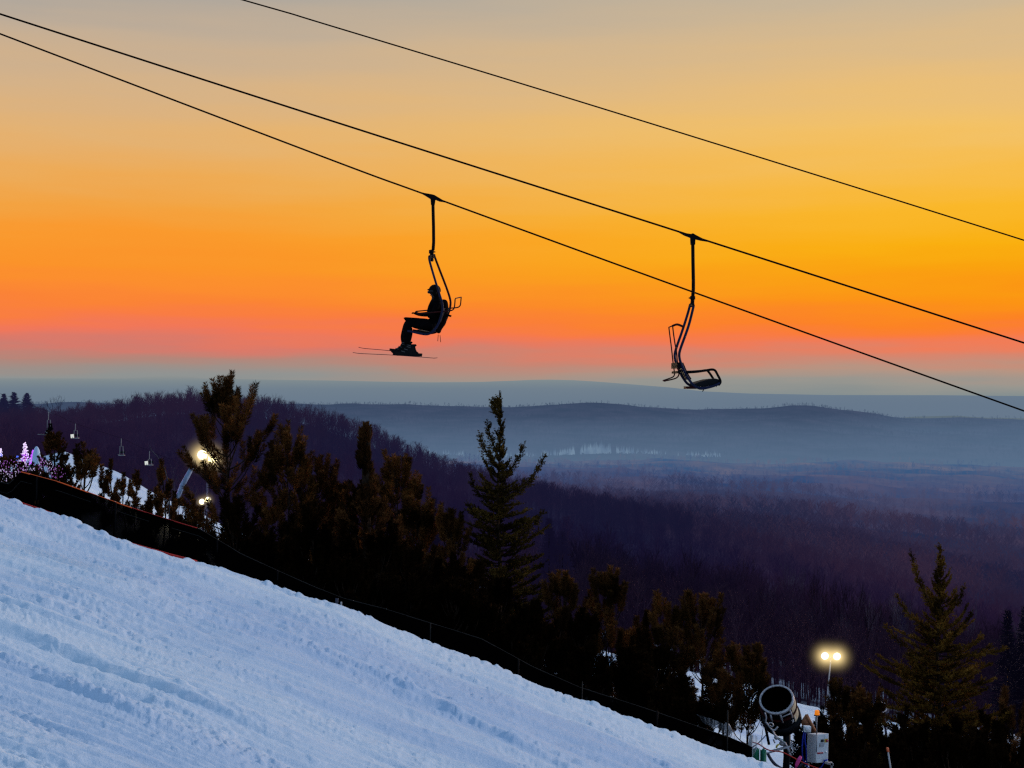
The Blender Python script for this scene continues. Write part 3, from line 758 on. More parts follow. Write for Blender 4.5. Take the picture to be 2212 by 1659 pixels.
def spruce(dx, dyt, Y, label, halfw, seed, mt='needles_spruce', base_z=None, extra=None, name='spruce_tree', group=None, taper=.26, q=1.55, tip=.12, antler=1.0):
    r = np.random.default_rng(seed); R = random.Random(seed)
    base = gpt(dx, Y)
    if base_z is not None: base.z = base_z
    top = at(dx, dyt, Y); h = top.z - base.z
    root = thing(name, base, label, 'tree', group)
    tb = TB(); wb = MB()
    tk = lambda z: Vector((base.x + .05 * math.sin((z - base.z) * 1.3 + seed), base.y, z))
    wb.tube([tk(base.z - .5 + (h + .5) * i / 12) for i in range(13)], [max(.012, .012 * h * (1 - i / 12.2)) for i in range(13)], 6)
    def twig(p, d, l, n=30):
        needles(tb, p, d, l, int(n * q * max(.5, l / .35)), .064, .0145, .5, r)
    twig(tk(top.z - .7), (0, 0, 1), .68, 26)
    z = top.z - .30; ph = R.uniform(0, 6)
    while z > base.z + .35:
        dist = top.z - z
        nb = R.choice([4, 5, 5, 6]) if dist > .8 else R.choice([2, 3])
        ts = .12 if tip < .1 else .20; lmax = min(halfw, tip + ts * dist) if dist < 1.6 else min(halfw, tip + ts * 1.6 + (taper + .07) * (dist - 1.6))
        for b_ in range(nb):
            ph += 2.39 + R.uniform(-.4, .4)
            le = lmax * R.uniform(.42, 1.08) * (.80 + .5 * float(vnoise(np.array([ph * .55 + seed]), np.array([z * .9]), seed)[0]) * 1.6) * (1.45 if R.random() < .10 * antler else 1)
            up0 = max(-.02, .85 - .22 * dist) + R.uniform(-.15, .15)
            up1 = up0 + R.uniform(.35, .75) + (.25 if dist < 3 else 0)
            k = 5; pts = branch_path(tk(z + R.uniform(-.1, .1)), ph, up0, up1, le, k)
            r0 = .008 + .008 * le
            wb.tube(pts, [r0 * (1 - .14 * i) for i in range(k + 1)], 4, False)
            for i in range(k):
                seg = pts[i + 1] - pts[i]
                if i > 0 or le < .9: twig(pts[i], seg, seg.length, 34)
            twig(pts[-1], pts[-1] - pts[-2], .16, 24)
            nt_ = int(le / .055)
            for s_ in range(nt_):
                f = R.uniform(.22, 1.0); i = min(k - 1, int(f * k)); p = pts[i].lerp(pts[i + 1], f * k - i)
                d = (pts[i + 1] - pts[i]).normalized()
                side = d.cross(Vector((0, 0, 1))).normalized() * R.choice([-1, 1])
                dd = d * R.uniform(.5, .9) + side * R.uniform(.5, .9) + Vector((0, 0, R.uniform(-.05, .55)))
                tl = R.uniform(.14, .30) * min(1.3, .55 + .45 * le) * (1.25 - .5 * f)
                twig(p, dd, tl, 26)
                if tl > .2 and R.random() < .6:
                    p2 = p + dd.normalized() * tl * .5
                    twig(p2, dd + side.cross(d) * R.uniform(-.8, .8) + d * .5, tl * .6, 22)
        z -= R.uniform(.15, .24) * (1 if dist < 3 else .72)
    for (tx, ty, fr, thick) in (extra or []):
        a0 = tk(at(dx, fr, Y).z); b0 = at(tx, ty, Y + R.uniform(-.3, .3)); mid = Vector((b0.x * .72 + a0.x * .28, (a0.y + b0.y) / 2, a0.z + (b0.z - a0.z) * .34))
        pts = [a0.lerp(mid, u).lerp(mid.lerp(b0, u), u) for u in [k / 9 for k in range(10)]]
        wb.tube(pts, [thick * (1 - .08 * k) for k in range(10)], 5, False)
        for k in range(2, 10):
            d = (pts[k] - pts[k - 1]); twig(pts[k - 1], d, d.length, 40)
            for e_ in range(5):
                u = R.random(); sgn = R.choice([-1, 1]); dn_ = d.normalized(); sv = Vector((-dn_.z, R.uniform(-.8, .8), dn_.x)).normalized() * sgn
                twig(pts[k - 1].lerp(pts[k], u), dn_ * .75 + sv * R.uniform(.4, .9), R.uniform(.12, .30) * (1.15 - .06 * k), 26)
        twig(pts[-1], pts[-1] - pts[-2], .15, 22)
    wb.build('trunk', M['bark'], root)
    tb.mesh('crown', M[mt], root)
    return root

pine(490, 812, 45, 'tallest pine, its narrow top rising above the wooded hill beside the left floodlights', 1.62, 11, leaders=1, bare=.25, clump=1.12, grow=.42, gaps=((438, 990, 20), (460, 998, 20), (440, 1088, 16)))
pine(625, 918, 44, 'pine with twin leading shoots just right of the tallest pine', 1.05, 12, leaders=3, bare=.2, clump=1.05, grow=.42)
pine(688, 985, 47, 'olive brown pine standing between the twin-topped pine and the club-topped one', 1.0, 13, leaders=2, grow=.55, mt='needles_dark')
pine(855, 982, 46, 'broad pine with a small cross-shaped top to the left of the antlered spruce', 1.6, 15, leaders=2, grow=.42)
pine(735, 1040, 48, 'blurred brownish pine leaning against the left side of the club-topped pine', 1.3, 16, leaders=3, grow=.7)
pine(977, 1093, 43, 'slim pine with one thick leading shoot close to the left of the antlered spruce', .75, 17, leaders=1, grow=.4)
pine(908, 1085, 44, 'drooping pine between the cross-topped pine and the slim pine', 1.0, 18, leaders=2, grow=.6)
pine(1222, 1228, 41, 'pine with candle-like shoots just right of the antlered spruce', .75, 19, leaders=3, grow=.42)
pine(1313, 1222, 41, 'pine with several upright shoots standing before the lit snow patch', .8, 20, leaders=4, grow=.36, bare=.35)
pine(1372, 1330, 42, 'low pine in the gap right of the many-shooted pine', .7, 21, leaders=2, grow=.5)
pine(1440, 1295, 40, 'pine with a blunt dark top, third from the snow cannon', .8, 22, leaders=2, grow=.42)
pine(1515, 1278, 40, 'pine with four clustered shoots, second from the snow cannon', .85, 23, leaders=4, grow=.42)
pine(1613, 1395, 38, 'pine with arching bare lower boughs right beside the snow cannon', .95, 24, leaders=3, grow=.6, bare=.4)
pine(1560, 1440, 37, 'low dense pine tucked between the snow cannon pine and the four-shooted pine', .7, 25, leaders=2, mt='needles_dark')
pine(1814, 1461, 44, 'small pine with a fat round shoot under the right floodlight', .42, 26, leaders=1, clump=.9, grow=.5)
pine(1876, 1497, 42, 'small pine between the lamp-post pine and the right-hand spruce', .7, 27, leaders=3, clump=.9)
pine(1836, 1500, 46, 'little dark pine directly right of the lamp-post pine', .55, 28, leaders=2, clump=.8, mt='needles_dark')
pine(2187, 1520, 44, 'dark young pine at the right border of the photo', .8, 29, leaders=3, mt='needles_dark')
pine(2130, 1600, 40, 'low dark pine at the foot of the right-hand spruce', .9, 30, leaders=2, mt='needles_dark')
pine(1770, 1560, 40, 'low dark pine behind the control cabinet', .7, 31, leaders=3, mt='needles_dark')

# club-topped pine
def club_pine():
    Y = 40; base = gpt(795, Y); top = at(800, 922, Y)
    root = thing('pine_tree', base, 'almost black pine with a club-shaped top and bare upper trunk', 'tree')
    r = np.random.default_rng(5); R = random.Random(5); tb = TB(); wb = MB()
    pts = [base - Vector((0, 0, .4)), at(793, 1230, Y), at(792, 1100, Y), at(790, 1020, Y), at(795, 960, Y), top]
    wb.tube(pts, [.15, .12, .12, .11, .08, .02], 7)
    for k in range(46):
        f = R.uniform(0, 1); row = 935 + 95 * f
        x = 796 - R.uniform(0, 1) * (10 + 22 * math.sin(f * PI) ** .7)
        p = at(x + 4, row, Y) + Vector((0, R.uniform(-.25, .25), 0))
        needles(tb, p, (R.uniform(-.25, .15), R.uniform(-.3, .3), 1), .30, 120, .17, .011, .75, r)
    for k in range(40):
        row = R.uniform(1020, 1120); p = at(793 + R.uniform(-9, 11), row, Y) + Vector((0, R.uniform(-.2, .2), 0))
        needles(tb, p, (R.uniform(-.4, .4), R.uniform(-.3, .3), 1), .25, 90, .15, .011, .75, r)
    z = at(0, 1085, Y).z; ph = 0
    while z > base.z + .4:
        dist = at(0, 1060, Y).z - z
        for q in range(5):
            ph += 2.4; le = min(1.25, .25 + .5 * dist) * R.uniform(.7, 1.1)
            b = branch_path((pts[2].x, Y, z), ph, .3, 1.0, le, 4)
            wb.tube(b, [.022, .018, .015, .012, .01], 4, False)
            for s_ in range(2 + int(le / .28)):
                i = R.choice([1, 2, 3, 3]); p = b[i].lerp(b[i + 1], R.random())
                needles(tb, p, (b[i + 1] - b[i]) + Vector((R.uniform(-.15, .15), R.uniform(-.15, .15), .15)), .4, 120, .17, .011, .72, r)
        z -= .36
    wb.build('trunk', M['bark'], root); tb.mesh('crown', M['needles_dark'], root)
club_pine()

spruce(1078, 843, 44, 'tall spruce with a long bare tip and antler-like upper branches', 2.25, 41, taper=.34, tip=.03, extra=[(1054, 915, 985, .016), (1036, 940, 1010, .016), (1131, 962, 1035, .016), (1175, 987, 1085, .022), (1160, 1015, 1090, .018), (1015, 1028, 1100, .018), (1171, 1108, 1180, .02), (1012, 1090, 1150, .018), (1066, 868, 905, .010), (1072, 862, 890, .008)])
spruce(2028, 1172, 46, 'broad olive spruce standing alone at the right, warm front light in its needle colour', 2.6, 42, mt='needles_lit', taper=.50, extra=[(1968, 1194, 1330, .024), (1975, 1222, 1320, .016), (2082, 1268, 1345, .02), (2098, 1325, 1385, .018), (1938, 1290, 1370, .018), (1915, 1355, 1430, .018), (2138, 1395, 1450, .018)])
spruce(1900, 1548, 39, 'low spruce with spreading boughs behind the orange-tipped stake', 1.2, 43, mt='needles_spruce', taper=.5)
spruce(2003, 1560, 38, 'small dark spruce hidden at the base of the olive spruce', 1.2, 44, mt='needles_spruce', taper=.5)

# saplings along the left fence
sap = [(177, 950, 'thickest sapling of the left fence row, with a tall middle shoot', .55, 3), (222, 1001, 'narrow sapling just right of the thickest sapling', .3, 1),
       (243, 988, 'sapling with a bulky top in front of the bright run', .34, 1), (270, 1018, 'leaning sapling between the bulky-topped one and the brush-topped one', .32, 2),
       (294, 1012, 'brush-topped sapling in the middle of the left fence row', .3, 1), (318, 1056, 'short dark sapling right of the brush-topped one', .38, 2),
       (335, 1050, 'short sapling left of the slender spindle-topped one', .3, 2), (353, 989, 'slender sapling with a spindle-shaped top and bare stem', .32, 1),
       (381, 1058, 'low sapling right of the spindle-topped one', .36, 2), (421, 1076, 'dark sapling under the lower floodlights', .34, 2), (402, 1100, 'short sapling left of the lower floodlights', .3, 2)]
for i, (x, y, lb, hw, ld) in enumerate(sap):
    pine(x, y, 40 + (i % 3), lb, hw, 60 + i, leaders=ld, clump=.9 if hw > .5 else .62, grow=.26 if hw > .5 else .13, bare=.9, name='pine_sapling', dens=.9, l0=.26 if hw > .5 else .10, nbs=(3, 4) if hw > .5 else (1, 2, 2), subs=1.0 if hw > .5 else 0)
# bushy dark evergreen
def bushy(dx, dyt, Y, hw, label, seed, mt, shape=.75):
    r = np.random.default_rng(seed); R = random.Random(seed)
    base = gpt(dx, Y); top = at(dx, dyt, Y); h = top.z - base.z
    root = thing('evergreen_bush', base, label, 'bush'); tb = TB(); wb = MB()
    wb.tube([base - Vector((0, 0, .3)), base + Vector((.02, 0, h * .5)), top - Vector((0, 0, .2))], [.06, .04, .012], 6)
    for k in range(int(150 * h * hw)):
        f = R.random() ** .8; z = base.z + h * (.12 + .88 * f)
        rad = hw * (math.sin(min(1, (1.04 - f) * 1.25) * PI / 2) ** shape) * R.uniform(.3, 1)
        a = R.uniform(0, 2 * PI); p = Vector((base.x + rad * math.cos(a), base.y + rad * math.sin(a), z))
        d = (math.cos(a) * .5, math.sin(a) * .5, .9)
        needles(tb, p, d, .2, 60, .10, .012, .7, r)
        if k % 4 == 0: wb.tube([(base.x, base.y, z - rad * .5), p], [.012, .006], 3, False)
    wb.build('trunk', M['bark'], root); tb.mesh('crown', M[mt], root); return root
bushy(117, 944, 44, .62, 'rounded dark evergreen bush at the left, taller than the saplings', 80, 'needles_dark')
for i, (x, y, hw, lb) in enumerate([(22, 1000, .5, 'purple tinged shrub below the violet lit trees at the left border'), (60, 1012, .5, 'shrub between the violet lit trees and the orange rope end'),
                                    (140, 1020, .45, 'low shrub at the foot of the rounded evergreen bush'), (-12, 1015, .5, 'shrub cut by the left border of the photo')]):
    bushy(x, y, 38, hw, lb, 90 + i, 'needles_dark', .5)
# packed low growth that fills the dark band
for i in range(34):
    x = 505 + i * 31 + random.uniform(-12, 12); Y = random.uniform(32, 36)
    top = crest(x) - random.uniform(95, 190)
    if 1275 < x < 1350: top += 75
    pine(x, top, Y, 'low dark young pine packed behind the safety fence', random.uniform(.6, .95), 300 + i, mt='needles_shade', group='low dark pines packed behind the safety fence',
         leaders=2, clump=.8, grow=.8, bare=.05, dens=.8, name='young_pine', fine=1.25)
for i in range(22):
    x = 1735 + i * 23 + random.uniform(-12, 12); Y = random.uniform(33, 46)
    pine(x, 1590 + random.uniform(-32, 40), Y, 'low dark young pine at the lower right foot of the slope', random.uniform(.6, .9), 360 + i, mt='needles_shade', group='low dark pines at the lower right',
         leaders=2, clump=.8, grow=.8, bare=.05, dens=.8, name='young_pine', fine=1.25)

# conifers farther away
def far_conifer(dx, dyt, Y, basez, hw, label, seed, mt='needles_hazy', group=None):
    r = np.random.default_rng(seed); top = at(dx, dyt, Y); base = Vector((top.x, Y, basez)); h = top.z - basez
    root = thing('conifer_tree', base, label, 'tree', group); tb = TB(); wb = MB()
    wb.tube([base - Vector((0, 0, .5)), top], [.012 * h, .02], 5)
    n = int(60 * h)
    f = r.uniform(0, 1, n); a = r.uniform(0, 2 * PI, n)
    L_ = hw * np.clip(f * 1.1 + .06, 0, 1) * r.uniform(.55, 1.1, n)
    z = top.z - f * h * .92
    b = np.stack([np.full(n, base.x), np.full(n, Y), z], 1)
    d = np.stack([np.cos(a), np.sin(a), .25 - .35 * f], 1)
    tip = b + d * L_[:, None]
    sidev = np.stack([-np.sin(a), np.cos(a), np.zeros(n)], 1) * (.10 + .22 * L_)[:, None]
    mid = b + d * (L_ * .55)[:, None] + np.array([0, 0, .12]) 
    tb.tris(np.stack([b, mid + sidev, tip], 1)); tb.tris(np.stack([b, tip, mid - sidev - np.array([0, 0, .15])], 1))
    for s_ in range(4):
        fr = r.uniform(.3, 1, n); p = b + d * (L_ * fr)[:, None]
        e = p + np.stack([r.normal(0, .22, n), r.normal(0, .22, n), r.uniform(-.05, .4, n)], 1)
        o_ = np.stack([r.normal(0, .05, n), r.normal(0, .05, n), np.zeros(n)], 1)
        tb.tris(np.stack([p - o_, p + o_, e], 1))
    wb.build('trunk', M['bark'], root); tb.mesh('crown', M[mt], root); return root
def spz(dx, t):
    X, Y, Z = f_spur(np.array([float(dx)]), np.array([t])); return float(X[0]), float(Y[0]), float(Z[0])
for i, (x, y, Y, bz, hw, lb) in enumerate([
        (2177, 1322, 112, None, 2.0, 'left of the two tall dark conifers at the right border'),
        (2214, 1312, 110, None, 2.4, 'right of the two tall dark conifers, cut by the right border'),
        (1186, 1122, 150, -31, 4.2, 'hazy conifer just right of the antlered spruce'),
        (1215, 1150, 150, -32, 4.0, 'second hazy conifer to the right of the antlered spruce'),
        (936, 1080, 130, -24, 2.6, 'bluish conifer seen between the drooping pine and the slim pine'),
        (1395, 1205, 175, -40, 3.2, 'small lone conifer on the wooded slope above the many-shooted pine'),
        (30, 848, 420, -22, 8.5, 'left of the pair of dark conifers on the hilltop at the left border'),
        (58, 850, 425, -22, 8.5, 'second dark conifer on the hilltop at the left border'),
        (8, 852, 425, -22, 8.5, 'dark hilltop conifer cut by the left border'),
        (880, 962, 420, -32, 2.6, 'upper of the small conifers on the right shoulder of the wooded hill'),
        (908, 968, 415, -34, 2.4, 'lower of the small conifers on the right shoulder of the wooded hill'),
        (2060, 1420, 128, -33, 1.6, 'dark conifer behind the right flank of the olive spruce'),
        (1950, 1330, 150, -37, 2.2, 'dark conifer behind the left flank of the olive spruce')]):
    if bz is None: bz = float(zground(x, 105)) - 1
    far_conifer(x, y, Y, bz, hw, lb, 500 + i, 'needles_far' if Y > 400 else 'needles_hazy')

# leafless trees one can tell apart
def bare_mesh(seed, spread=.5, depth=5, pale=False):
    R = random.Random(seed); wb = MB()
    def grow(p, d, l, r, k):
        n = 3; pts = [p]
        for i in range(n):
            d = (d + Vector((R.uniform(-.14, .14), R.uniform(-.14, .14), R.uniform(-.02, .12)))).normalized()
            pts.append(pts[-1] + d * l / n)
        wb.tube(pts, [r, r * .88, r * .76, r * .64], 5 if k > 3 else 3, False)
        if k == 0: return
        for c in range(R.choice([2, 3, 3]) if k < depth else 3):
            f = R.uniform(.45, 1.0); i = min(n - 1, int(f * n)); q = pts[i].lerp(pts[i + 1], f * n - i)
            a = R.uniform(0, 2 * PI); t = R.uniform(.3, .8) * spread * 1.6
            o = d.orthogonal().normalized(); o.rotate(Matrix.Rotation(a, 3, d))
            grow(q, (d * math.cos(t) + o * math.sin(t) + Vector((0, 0, .18))).normalized(), l * R.uniform(.55, .78), r * R.uniform(.45, .6), k - 1)
    grow(Vector((0, 0, -.02)), Vector((0, 0, 1)), .42, .014, depth)
    v = np.concatenate(wb.v); s_ = 1.0 / v[:, 2].max()
    me = bpy.data.meshes.new('bare_tree'); me.from_pydata((v * s_).tolist(), [], wb.f); me.update()
    return me
M['bare'] = haze_mat('dark_bare_wood', (.012, .007, .012), (.035, .016, .020), .3, 'Y', H_DARK, 130, 3300, log=True)
M['bare_pale'] = haze_mat('pale_bare_wood', (.06, .045, .055), (.16, .12, .13), .6, 'Y', H_NEAR, 130, 3300, log=True)
protos = [bare_mesh(s, sp) for s, sp in ((1, .42), (2, .5), (3, .46), (4, .38))]
for me in protos: me.materials.append(M['bare'])
protos_p = [bare_mesh(s, sp) for s, sp in ((7, .36), (8, .42), (9, .4))]
for me in protos_p: me.materials.append(M['bare_pale'])
def bare(me, dx, Y, z, h, label, group=None, w=1.0, top=None):
    o = bpy.data.objects.new('bare_tree', me); C.objects.link(o)
    o.location = ((dx - CX) / F * Y, Y, z); o.rotation_euler = (0, 0, random.uniform(0, 6.28)); o.scale = (h * w, h * w, h)
    return tag(o, label, 'tree', group)
x, y, z = spz(132, .985); bare(protos[1], 132, y, z, (CY - 851) / F * y - z, 'round lone bare tree standing out on the left hilltop', w=1.15)
x, y, z = spz(205, .985); bare(protos[2], 208, y, z, (CY - 862) / F * y - z, 'small bare tree on the hilltop above the leftmost distant chairs', w=1.0)
RT = [(-40, 858), (90, 868), (170, 866), (235, 864), (270, 858), (290, 852), (312, 850), (330, 851), (345, 848), (362, 850), (380, 846), (395, 846), (412, 847), (428, 845), (445, 850), (462, 850), (520, 852), (540, 851), (556, 853), (574, 858),
      (592, 856), (610, 861), (632, 868), (652, 872), (668, 873), (690, 880), (705, 884), (722, 884), (744, 896), (770, 905), (800, 918), (830, 930), (860, 945), (890, 960), (925, 975), (955, 990), (985, 1003), (1020, 1018), (1050, 1030)]
RT = [(a, b - (8 if a > 240 else 0)) for a, b in RT]
for i, (x_, row) in enumerate(RT):
    t = random.uniform(.93, 1.0); X, Y, Z = spz(x_, t)
    bare(protos[i % 4], x_, Y, Z, (CY - row) / F * Y - Z + random.uniform(-.4, .4), 'slim bare tree of the row along the crest of the dark wooded hill', 'bare trees along the crest of the wooded hill', w=random.uniform(.7, .95))
# trunks above the right floodlight
for i in range(46):
    x_ = random.uniform(1610, 2010) if i % 4 else random.uniform(2040, 2200)
    t = random.uniform(.07, .36); X, Y, Z = spz(x_, t)
    pale = i % 3 == 0
    bare((protos_p[i % 3] if pale else protos[i % 4]), x_, Y, Z, random.uniform(9, 13), ('pale grey' if pale else 'dark') + ' bare tree in the wood behind the right floodlight',
         ('pale' if pale else 'dark') + ' bare trees behind the right floodlight', w=random.uniform(.6, .85))
for i in range(26):
    x_ = random.uniform(1180, 1620); t = random.uniform(.10, .35); X, Y, Z = spz(x_, t)
    bare(protos[i % 4], x_, Y, Z, random.uniform(8, 12), 'dark bare tree on the slope above the row of pines', 'dark bare trees above the row of pines', w=random.uniform(.65, .9))
bare(protos_p[1], 384, 62, float(zground(384, 62)), float(at(0, 993, 62).z - zground(384, 62)), 'thin pale leafless tree between the spindle-topped sapling and the left floodlights', w=.7)
bare(protos_p[2], 1738, 140, float(zground(1745, 105)) - 9, 12.5, 'pale leafless tree just left of the right floodlight', w=.7)
bare(protos_p[0], 1885, 150, float(zground(1893, 105)) - 12, 15.5, 'tall pale leafless tree with forked crown right of the right floodlight', w=.75)
# curved pale twig arching over the saplings
q = MB(); pts = [at(x_, y_, 41) for x_, y_ in ((366, 1075), (362, 1035), (352, 1003), (338, 984), (328, 974), (323, 962))]
root = thing('bare_sapling', gpt(367, 41), 'bent pale leafless sapling arching left over the spindle-topped sapling', 'tree')
q.tube([gpt(367, 41)] + pts, [.02, .018, .016, .014, .012, .01, .006], 5); q.tube([pts[2], at(345, 985, 41)], [.008, .004], 4); q.build('trunk', M['bark_pale'], root)
# leafless shrub in front of the lit gap under the tallest pine
q = MB(); root = thing('bare_shrub', gpt(433, 33), 'leafless shrub silhouetted against bright snow at the fence below the tallest pine', 'bush')
b0 = gpt(433, 33)
q.tube([b0 - Vector((0, 0, .2)), at(433, 1195, 33), at(433, 1160, 33)], [.05, .045, .02], 6)
for x_, y_ in ((418, 1170), (448, 1165), (452, 1185), (414, 1190), (440, 1140), (426, 1145)):
    q.tube([at(433, 1200, 33), at((433 + x_) / 2 + 2, (1195 + y_) / 2, 33), at(x_, y_, 33)], [.02, .014, .006], 4)
q.build('trunk', M['bark'], root)

# ------------------------------------------------------------------ lift cables
def cable(pts, Y, r, label, slack=0):
    c = [at(x * 2212 / 4032, y * 2212 / 4032, yy) for (x, y, yy) in pts]
    # smooth through the points
    out = []
    for i in range(len(c) - 1):
        p0 = c[max(i - 1, 0)]; p1 = c[i]; p2 = c[i + 1]; p3 = c[min(i + 2, len(c) - 1)]
        for k in range(10):
            t = k / 10
            out.append(.5 * ((2 * p1) + (p2 - p0) * t + (2 * p0 - 5 * p1 + 4 * p2 - p3) * t * t + (3 * p1 - p0 - 3 * p2 + p3) * t ** 3))
    out.append(c[-1])
    q = MB(); q.tube(out, r, 8); o = q.build('lift_cable', M['cable'], None, True); return tag(o, label, 'cable')
YB, YCH, YA = 25.0, 27.5, 32.0
cable([(-3500, -1080, YB), (-1200, -333, YB), (0, 55, YB), (1300, 474, YB), (2725, 929, YB), (4032, 1350, YB), (5600, 1852, YB), (8000, 2610, YB)], YB, .0165, 'middle lift cable carrying the empty chair')
cable([(-3500, -1235, YCH), (-1200, -325, YCH), (0, 133, YCH), (1300, 628, YCH), (1703, 776, YCH), (2732, 1151, YCH), (4032, 1618, YCH), (5600, 2172, YCH), (8000, 3000, YCH)], YCH, .0165, 'lowest lift cable carrying the skier')
cable([(-2500, -960, YA), (-600, -440, YA), (957, 0, YA), (1300, 101, YA), (2400, 436, YA), (4032, 946, YA), (5600, 1450, YA), (8000, 2235, YA)], YA, .0165, 'uppermost lift cable with no chair on it')

# ------------------------------------------------------------------ chair with the skier
def Z1(x, y, Y): return at((1350 + x / 2.2127) * 2212 / 4032, (700 + y / 2.2127) * 2212 / 4032, Y)
def Z3(x, y, Y): return at((1380 + x / 4.254) * 2212 / 4032, (1080 + y / 4.254) * 2212 / 4032, Y)
def Z2(x, y, Y): return at((2500 + x / 2.304) * 2212 / 4032, (860 + y / 2.304) * 2212 / 4032, Y)
def smoothpath(pts, k=5):
    out = []
    for i in range(len(pts) - 1):
        p0 = pts[max(i - 1, 0)]; p1 = pts[i]; p2 = pts[i + 1]; p3 = pts[min(i + 2, len(pts) - 1)]
        for j in range(k):
            t = j / k
            out.append(.5 * ((2 * p1) + (p2 - p0) * t + (2 * p0 - 5 * p1 + 4 * p2 - p3) * t * t + (3 * p1 - p0 - 3 * p2 + p3) * t ** 3))
    out.append(pts[-1]); return out

n1, f1, c1 = 27.08, 28.0, 27.5
ch = thing('lift_chair', Z1(785, 160, c1), 'lift chair with a skier seated in it, hanging from the lowest cable', 'lift chair', None)
q = MB(); q.prism([Z1(x, y, c1) for x, y in ((650, 118), (712, 134), (780, 146), (800, 152), (850, 182), (905, 216), (840, 206), (806, 192), (800, 235), (768, 235), (764, 186), (720, 158))], (0, .07, 0))
q.build('cable_grip', M['steel'], ch)
q = MB(); q.tube([Z1(785, 225, c1), Z1(787, 320, c1), Z1(790, 430, c1), Z1(791, 560, c1), Z1(786, 632, c1)], .031, 12); q.build('hanger_rod', M['steel'], ch, True)
q = MB()
q.tube([Z1(778, 628, c1), Z1(772, 690, c1)], .036, 10); q.tube([Z1(752, 646, c1), Z1(806, 646, c1)], .012, 8); q.tube([Z1(770, 630, c1), Z1(770, 660, c1)], .046, 10)
q.tube([Z1(770, 690, c1 - .07), Z1(772, 722, c1 - .07), Z1(782, 722, c1 + .07), Z1(780, 690, c1 + .07)], .02, 8)
q.build('hinge', M['steel'], ch, True)
near1 = [(752, 692), (755, 722), (775, 795), (800, 880), (826, 965), (850, 1040), (866, 1095), (869, 1145), (857, 1200), (836, 1262), (808, 1312), (778, 1345), (738, 1363), (695, 1361), (650, 1352), (600, 1340), (562, 1334)]
far1 = [(798, 682), (812, 720), (848, 815), (883, 905), (914, 990), (934, 1055), (938, 1100), (931, 1145), (915, 1195), (892, 1252), (862, 1302), (828, 1335), (785, 1352), (742, 1352), (690, 1344), (645, 1334), (610, 1328)]
NA = smoothpath([Z1(x, y, n1) for x, y in near1]); FA = smoothpath([Z1(x, y, f1) for x, y in far1])
q = MB(); q.tube(NA, .0215, 10); tag(q.build('side_frame', M['blue_steel'], ch, True), 'blue grey near side tube')
q = MB(); q.tube(FA, .0215, 10); tag(q.build('side_frame', M['red_steel'], ch, True), 'reddish far side tube')
q = MB(); q.tube([NA[0], NA[0] + Vector((0, .03, .02)), FA[0] + Vector((0, -.03, .02)), FA[0]], .021, 10); q.tube([NA[2], FA[2]], .015, 8); q.build('crossbar', M['steel'], ch, True)
def panel(a0, a1, off=.0, th=.03, inset=.04):
    A = NA[a0:a1]; B = FA[a0:a1]; q = MB()
    A2 = [p.lerp(r_, inset) for p, r_ in zip(A, B)]; B2 = [p.lerp(r_, 1 - inset) for p, r_ in zip(A, B)]
    n = len(A2); V = []
    for i in range(n):
        d = (A2[min(i + 1, n - 1)] - A2[max(i - 1, 0)]); nr = Vector((d.z, 0, -d.x)).normalized()
        for s_ in (off, off + th):
            V.append((A2[i] + nr * s_)); V.append((B2[i] + nr * s_))
    fs = []
    for i in range(n - 1):
        a = i * 4; b = a + 4
        fs += [(a, a + 1, b + 1, b), (a + 2, b + 2, b + 3, a + 3), (a, b, b + 2, a + 2), (a + 1, a + 3, b + 3, b + 1)]
    fs += [(0, 2, 3, 1), ((n - 1) * 4, (n - 1) * 4 + 1, (n - 1) * 4 + 3, (n - 1) * 4 + 2)]
    q.add([tuple(v) for v in V], fs); return q
panel(34, 46, .0, .03).build('backrest', M['seat'], ch)
panel(52, 74, .012, .03).build('seat', M['seat'], ch)
q = MB()
q.tube(smoothpath([Z1(650, 1187, n1), Z1(740, 1177, n1), Z1(855, 1166, n1), Z1(925, 1160, n1), Z1(958, 1150, n1), Z1(972, 1125, n1), Z1(978, 1060, n1)], 4), .012, 8)
q.tube(smoothpath([Z1(638, 1164, f1), Z1(720, 1156, f1), Z1(860, 1142, f1), Z1(935, 1136, f1), Z1(998, 1130, f1), Z1(1020, 1115, f1), Z1(1026, 1095, f1), Z1(1031, 1040, f1)], 4), .012, 8)
q.tube([Z1(978, 1058, n1), Z1(984, 1050, n1 + .1), Z1(1031, 1040, f1)], .011, 8)
q.tube([Z1(650, 1187, n1), Z1(638, 1164, f1)], .012, 8)
q.build('safety_bar', M['red_steel'], ch, True)

# ---- skier
def skin(name, J, E, root_j, m, parent, sub=2):
    names = list(J); idx = {k: i for i, k in enumerate(names)}
    o0 = wloc(parent)
    me = bpy.data.meshes.new(name)
    me.from_pydata([tuple(J[k][0] - o0) for k in names], [(idx[a], idx[b]) for a, b in E], [])
    o = bpy.data.objects.new(name, me); C.objects.link(o)
    md = o.modifiers.new('skin', 'SKIN'); md.use_smooth_shade = True
    for i, k in enumerate(names):
        rr = J[k][1]; me.skin_vertices[0].data[i].radius = rr if isinstance(rr, tuple) else (rr, rr)
        me.skin_vertices[0].data[i].use_root = (k == root_j)
    sb = o.modifiers.new('sub', 'SUBSURF'); sb.levels = sub; sb.render_levels = sub
    bpy.context.view_layer.update()
    ev = o.evaluated_get(bpy.context.evaluated_depsgraph_get())
    nm_ = bpy.data.meshes.new_from_object(ev); nm_.name = name
    bpy.data.objects.remove(o)
    nm_.materials.clear()
    ob = link(name, nm_, m, parent, True)
    return ob
YR = 27.45
pr = thing('person', Z3(1400, 960, YR), 'skier in dark clothes and helmet seated sideways on the chair with hands in lap', 'person')
J = {}
def jj(k, x, y, Y, r): J[k] = (Z3(x, y, Y), r)
